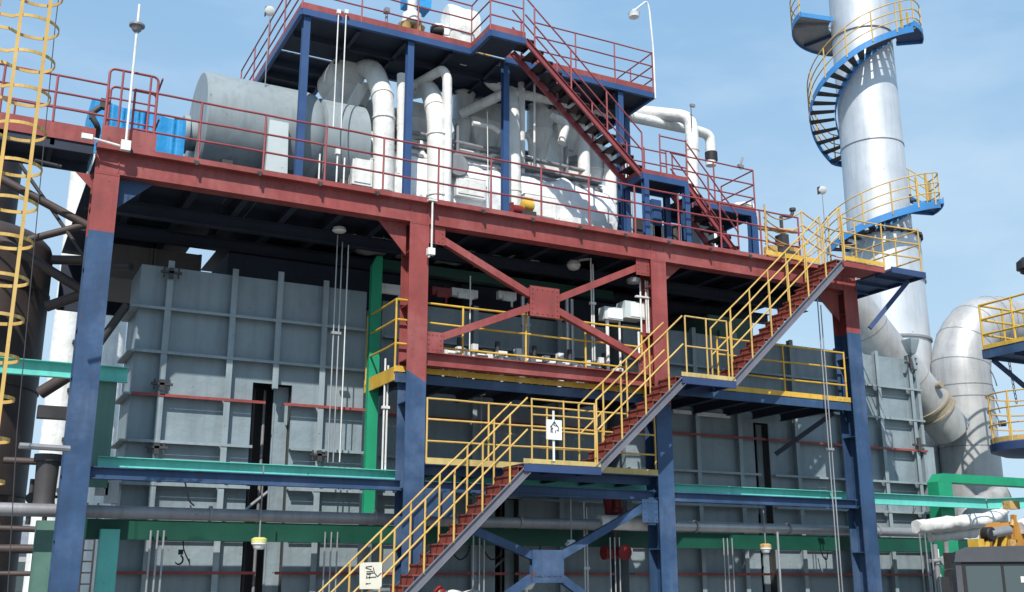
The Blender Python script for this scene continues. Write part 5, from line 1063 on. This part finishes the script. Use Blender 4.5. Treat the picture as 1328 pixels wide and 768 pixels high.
# distant white stacks
for i, (px, r_, yy, lb) in enumerate(((102, .55, 24, 'distant pale white stack seen left of the first column'), (146, .5, 27, 'distant pale stack in the gap between the first column and the furnace'))):
    p = pp(px, 300 if i == 0 else 450, y=yy); t = thing('distant_stack', (p.x, yy, 0), lb, 'chimney'); top = pp(px, 175, y=yy).z if i == 0 else 16
    m = MB(); m.lathe((p.x, yy, 0), UPV, [(0, r_ * 1.05), (top, r_), (top + .02, r_ * .9)], 28); m.build('shell', WHITE, t)
    if i == 0:
        m = MB(); m.cyl((p.x + r_ + .1, yy - .3, 0), (p.x + r_ + .1, yy - .3, top), .05, n=8)
        for z in [3 + 1.9 * k for k in range(9)]: m.box((p.x + r_ * .3, yy - .9, z), (p.x + r_ + .2, yy - .2, z + .1))
        m.build('ladder', DARK, t)
# low buildings far behind on the left
fb = thing('far_shed', (0, 30, 0), 'low pale grey shed far behind the tank, seen between the left pipes', 'building')
m = MB(); m.box((-6, 30, 0), (9, 38, 3.0)); m.build('wall', FARG, fb); m = MB(); m.prism([(-6.3, 29.7, 3.002), (9.3, 29.7, 3.002), (9.3, 34, 4.2), (-6.3, 34, 4.2)], (0, 0, .1)); m.build('roof', PIPEG, fb)
for x in (-4, -1, 2, 5): m = MB(); m.box((x, 29.95, 1.2), (x + 1.4, 29.998, 2.4)); m.build('window', GLASS, fb)
m = MB()
for i in range(7): m.bar((pp(106, 740, y=2.9).x, 2.9, 1.6 + i * .22), (pp(119, 740, y=2.9).x, 2.9, 1.6 + i * .22), .03, .03)
m.box((pp(118, 740, y=2.9).x, 2.85, 0), (pp(120, 740, y=2.9).x, 2.95, 3.2)); m.box((pp(104, 740, y=2.9).x, 2.85, 0), (pp(106, 740, y=2.9).x, 2.95, 3.2))
tag(m.build('pipe_ladder', DARK), 'small dark ladder frame low between the first column and the teal post', 'ladder')
# yellow caged ladder, near
ly = -5.5; cx_ = .18; HR = .34
lc = thing('caged_ladder', (cx_, ly, 0), 'tall yellow ladder with round safety cage hoops at the left edge of the photo', 'ladder')
for dx in (-.175, .175): m = MB(); m.bar((cx_ + dx, ly - .29, 0), (cx_ + dx, ly - .29, 11.5), .045, .06, up=(0, 1, 0)); m.build('cage_strip', YEL, lc)
for s_ in (-.2, .2): m = MB(); m.bar((cx_ - HR - .12, ly + s_, 0), (cx_ - HR - .12, ly + s_, 11.5), .06, .03, up=(1, 0, 0)); m.build('stile', YEL, lc)
zz = 1.3
while zz < 11.4:
    m = MB(); pts = [Vector((cx_ + math.cos(a) * HR, ly + math.sin(a) * HR, zz)) for a in [R(-145 + 290 * j / 28) for j in range(29)]]
    pts = [Vector((cx_ - HR - .12, ly - .2, zz))] + pts + [Vector((cx_ - HR - .12, ly + .2, zz))]
    for A, B in zip(pts[:-1], pts[1:]): m.bar(A, B, .01, .045)
    m.build('hoop', YEL, lc); zz += .53
zz = .3
while zz < 11.3: m = MB(); m.cyl((cx_ - HR - .12, ly - .2, zz), (cx_ - HR - .12, ly + .2, zz), .014, n=6); m.build('rung', YEL, lc); zz += .3
m = MB(); pts = [pp(72, 30, y=-2.6), pp(50, 260, y=-2.6), pp(22, 560, y=-2.6), pp(10, 768, y=-2.6)]; m.tube([pts[0] + UPV * 3] + pts, .008, 5); tag(m.build('wire', DARK), 'thin dark wire hanging down beside the yellow caged ladder', 'wire')
for px, py, py2 in ((45, 208, 210), (25, 578, 590)):
    p = pp(px, py, y=-2.2); m = MB(); m.cyl(p, p + Vector((.42 if px == 45 else .75, .1, 0)), .03 if px == 45 else .05, n=8); tag(m.build('bracket_arm', DARK if px == 45 else PIPEG), 'short dark bracket arm beside the ladder, upper one' if px == 45 else 'grey capped pipe stub beside the ladder, low down', 'bracket')

# ================================================================== RIGHT EDGE: PLATFORMS, MACHINES, CAB
ry = 1.0; ex_ = 27.3; ez = 8.42
rp = thing('edge_platform', (ex_ + 1, 0, 0), 'yellow railed blue platform at the right edge, in front of the duct bend', 'platform')
m = MB(); m.box((ex_, -3.5, ez - .16), (ex_ + 4, ry, ez - .02)); m.build('floor', NAVY, rp)
m = MB(); m.box((ex_ - .06, -3.5, ez - .26), (ex_ - .001, ry + .06, ez + .02)); m.build('edge_beam', BLUE, rp); m = MB(); m.box((ex_, ry + .001, ez - .26), (ex_ + 4, ry + .06, ez + .02)); m.build('edge_beam', BLUE, rp)
for y in (-2.4, -1.2, 0): m = MB(); m.ibeam((ex_ + .01, y, ez - .25), (ex_ + 4, y, ez - .25), .1, .17); m.build('joist', NAVY, rp)
m = MB(); m.bar((ex_ + .2, ry - .1, ez - .3), (ex_ + 2.2, ry - .1, ez - 1.4), .1, .12); m.build('knee_strut', NAVY, rp)
m = MB(); m.box((ex_ - .08, -3.5, ez + .022), (ex_ - .065, ry, ez + .14)); m.build('toe_board', YELB, rp)
railing(rp, [(ex_ - .03, -3.5, ez), (ex_ - .03, ry, ez), (ex_ + 4, ry, ez)], YELB, h=1.42, rails=(1.4, .95, .48), sp=1.0, r=.035)
m = MB(); m.ibeam((ex_ + 3.4, -.5, 0), (ex_ + 3.4, -.5, ez - .35), .3, .3, up=(0, 1, 0)); m.build('support_column', NAVY, rp)
cy_ = -3.5; p = pp(1342, 590, y=cy_); rad = 51 / FPX * (p - CAM).dot(_F) / 1.1
rt = thing('round_platform', (p.x, cy_, 0), 'round navy platform with curved yellow rails at the right edge', 'platform')
cc = Vector((p.x, cy_, pp(1293, 572, y=cy_).z))
m = MB(); m.lathe(cc + Vector((0, 0, -.28)), UPV, [(0, rad * .8), (.1, rad * 1.12), (.28, rad * 1.14), (.3, rad * 1.1)], 40); m.build('floor', NAVY, rt)
m = MB(); m.lathe(cc + Vector((0, 0, .021)), UPV, [(0, rad * 1.08), (.001, rad * 1.1), (.12, rad * 1.1), (.121, rad * 1.08)], 40); m.build('toe_board', RUSTY, rt)
for dz in (1.2, .82, .45): m = MB(); m.tube([cc + Vector((math.cos(x_) * rad * 1.08, math.sin(x_) * rad * 1.08, dz)) for x_ in [2 * math.pi * j / 36 for j in range(36)]], .02, 7, closed=True); m.build('rail', RUSTY, rt)
for j in range(9): an = 2 * math.pi * j / 9 + 2.6; m = MB(); m.tube([cc + Vector((math.cos(an) * rad * 1.08, math.sin(an) * rad * 1.08, 0)), cc + Vector((math.cos(an) * rad * 1.08, math.sin(an) * rad * 1.08, 1.22))], .025, 7); m.build('post', YEL, rt)
m = MB(); m.cyl((cc.x + .2, cc.y, 0), (cc.x + .2, cc.y, cc.z - .281), .3, n=20); m.build('support_column', NAVY, rt)
p = pp(1331, 346, y=.5); m = MB(); m.lathe(p + Vector((0, 0, -.25)), UPV, [(0, .1), (.06, .2), (.14, .2), (.16, .3), (.4, .28), (.55, .1)], 20); m.cyl(p + Vector((0, 0, -2.6)), p + Vector((0, 0, -.25)), .05, n=8)
tag(m.build('warning_beacon', BLACK), 'black domed beacon cut off by the right edge, above the yellow platform', 'beacon')
# hanging chain below it
p, q = pp(1309, 472, y=1.2), pp(1318, 520, y=1.2); m = MB()
for k in range(9): c_ = p.lerp(q, k / 8); m.tube([c_ + Vector((.04 * math.cos(a_), .0 if k % 2 else .0, .09 * math.sin(a_))) for a_ in [2 * math.pi * j / 10 for j in range(10)]], .014, 5, closed=True)
tag(m.build('chain', STEEL), 'short steel chain hanging under the right edge platform', 'chain')
# yellow machine behind the cab
my = -3.0; m0 = pp(1290, 700, y=my)
ym = thing('yellow_loader', (m0.x + .8, my, 0), 'weathered orange machine with arm and cylinder, half hidden behind the dark cab', 'machine')
def mpt(px, py): return pp(px, py, y=my)
m = MB(); m.prism([mpt(1308, 715), mpt(1340, 715), mpt(1340, 688), mpt(1318, 676), mpt(1306, 690)], (0, .8, 0)); m.build('body', ORANGE, ym)
m = MB(); a, b = mpt(1283, 692), mpt(1308, 688); m.cyl(a, b, .12, n=16); m.build('cylinder', STEEL, ym)
m = MB(); m.lathe(mpt(1283, 693) + Vector((0, -.1, 0)), (0, 1, 0), [(0, .14), (.03, .17), (.22, .17), (.25, .12)], 20); m.build('wheel', BLACK, ym)
m = MB(); m.bar(mpt(1314, 668), mpt(1316, 700), .1, .1); m.build('arm', ORANGE, ym)
for q_ in (((1300, 715), (1305, 690)), ((1279, 714), (1282, 700)), ((1289, 715), (1291, 697))): m = MB(); m.bar(mpt(*q_[0]), mpt(*q_[1]), .07, .07); m.build('strut', YELB, ym)
m = MB(); m.box(mpt(1270, 715), mpt(1276, 699) + Vector((0, .3, 0))); m.build('step_box', YELB, ym)
m = MB(); m.box(mpt(1310, 660), mpt(1322, 650) + Vector((0, .2, 0))); m.cyl(mpt(1316, 668), mpt(1312, 682), .05, n=10); m.box(mpt(1309, 712), mpt(1315, 700) + Vector((0, -.05, 0))); m.build('fitting', RUSTY, ym)
m = MB(); m.box((m0.x - .4, my, 0), (m0.x + 2.2, my + 1.2, mpt(1300, 716).z)); m.build('chassis', DARK, ym)
m = crumple('s', [mpt(1322, 684), mpt(1345, 676)], [.14, .25], TARP, amp=.05, seed=8); tag(m.build('plastic_sheet', TARP), 'crumpled white plastic sheet at the right edge above the orange machine', 'sheet')
# wrapped grey rolls behind
p = pp(1255, 668, y=2.2); m = crumple('s', [pp(1240, 690, y=2.4), pp(1262, 664, y=2.4), pp(1300, 640, y=2.4)], [.1, .4, .3], TARP, amp=.1, seed=12); tag(m.build('sheeted_heap', ALUD), 'heap of crumpled grey silver sheeting behind the wrapped pipes', 'sheet')
# cab
vy = -4.4
A = pp(1236, 715, y=vy); B = pp(1236, 768, y=vy); cabw = 1.6; x0 = A.x; zt = pp(1290, 711, y=vy).z
cb = thing('vehicle_cab', (x0, vy, 0), 'dark grey machine cab with a large side window at the lower right corner', 'vehicle')
m = MB()
prof = [(x0 + .1, .5), (x0, 1.0), (x0 + .0, zt - .16), (x0 + .06, zt - .07), (x0 + .2, zt - .06), (x0 + .3, zt - .3), (x0 + .32, .5)]
m.prism([(x, vy, z) for x, z in [(x0, .6), (x0 + .15, .6), (x0 + .15, zt - .3), (x0 + .02, zt - .3)]], (0, 1.6, 0)); m.box((x0 + cabw - .15, vy, .6), (x0 + cabw, vy + 1.6, zt - .3)); m.box((x0 + .151, vy, .6), (x0 + cabw - .151, vy + .1, .95)); m.build('pillars', CABG, cb)
m = MB(); m.prism([(x0, vy - .06, zt - .299), (x0 + cabw + .1, vy - .06, zt - .299), (x0 + cabw + .1, vy - .06, zt + .03), (x0 + .25, vy - .06, zt), (x0 + .05, vy - .06, zt - .08)], (0, 1.7, 0)); m.build('roof', CABG, cb)
m = MB(); wx0, wx1 = x0 + .14, x0 + 1.42; zw = pp(1280, 729, y=vy).z
m.box((wx0, vy - .02, zw - .06), (wx1, vy - .001, zw)); m.box((wx0, vy - .02, .96), (wx0 + .07, vy - .001, zw - .061)); m.box((wx1 - .07, vy - .02, .96), (wx1, vy - .001, zw - .061)); m.build('window_frame', BLACK, cb)
m = MB(); m.box((wx0 + .071, vy + .005, .96), (wx1 - .071, vy + .015, zw - .061)); wn_ = m.build('window', GLASS, cb)
m = MB(); m.box((wx1 - .18, vy - .006, zw - .42), (wx1 - .11, vy + .004, zw - .3)); m.build('sticker', SIGN, wn_)
m = MB(); m.box((wx0 + .75, vy - .012, .96), (wx0 + .8, vy + .003, zw - .062)); m.build('window_divider', BLACK, cb)
m = MB(); m.tube(bend([(x0 - .02, vy - .02, zt - .45), (x0 - .22, vy - .1, zt - .45), (x0 - .22, vy - .1, zt - .95)], .08), .016, 8); m.box((x0 - .3, vy - .13, zt - .95), (x0 - .14, vy - .08, zt - .6)); m.build('mirror', BLACK, cb)
m = MB(); m.box((x0 - .1, vy - .1, .45), (x0 + cabw + .3, vy + 1.8, .598)); m.build('chassis', DARK, cb)
for xx in (x0 + .4, x0 + 1.3): m = MB(); m.lathe((xx, vy - .15, .4), (0, 1, 0), [(0, .25), (.02, .38), (.28, .4), (.3, .3)], 28); m.build('wheel', BLACK, cb)
cb.rotation_euler.z = R(-46)
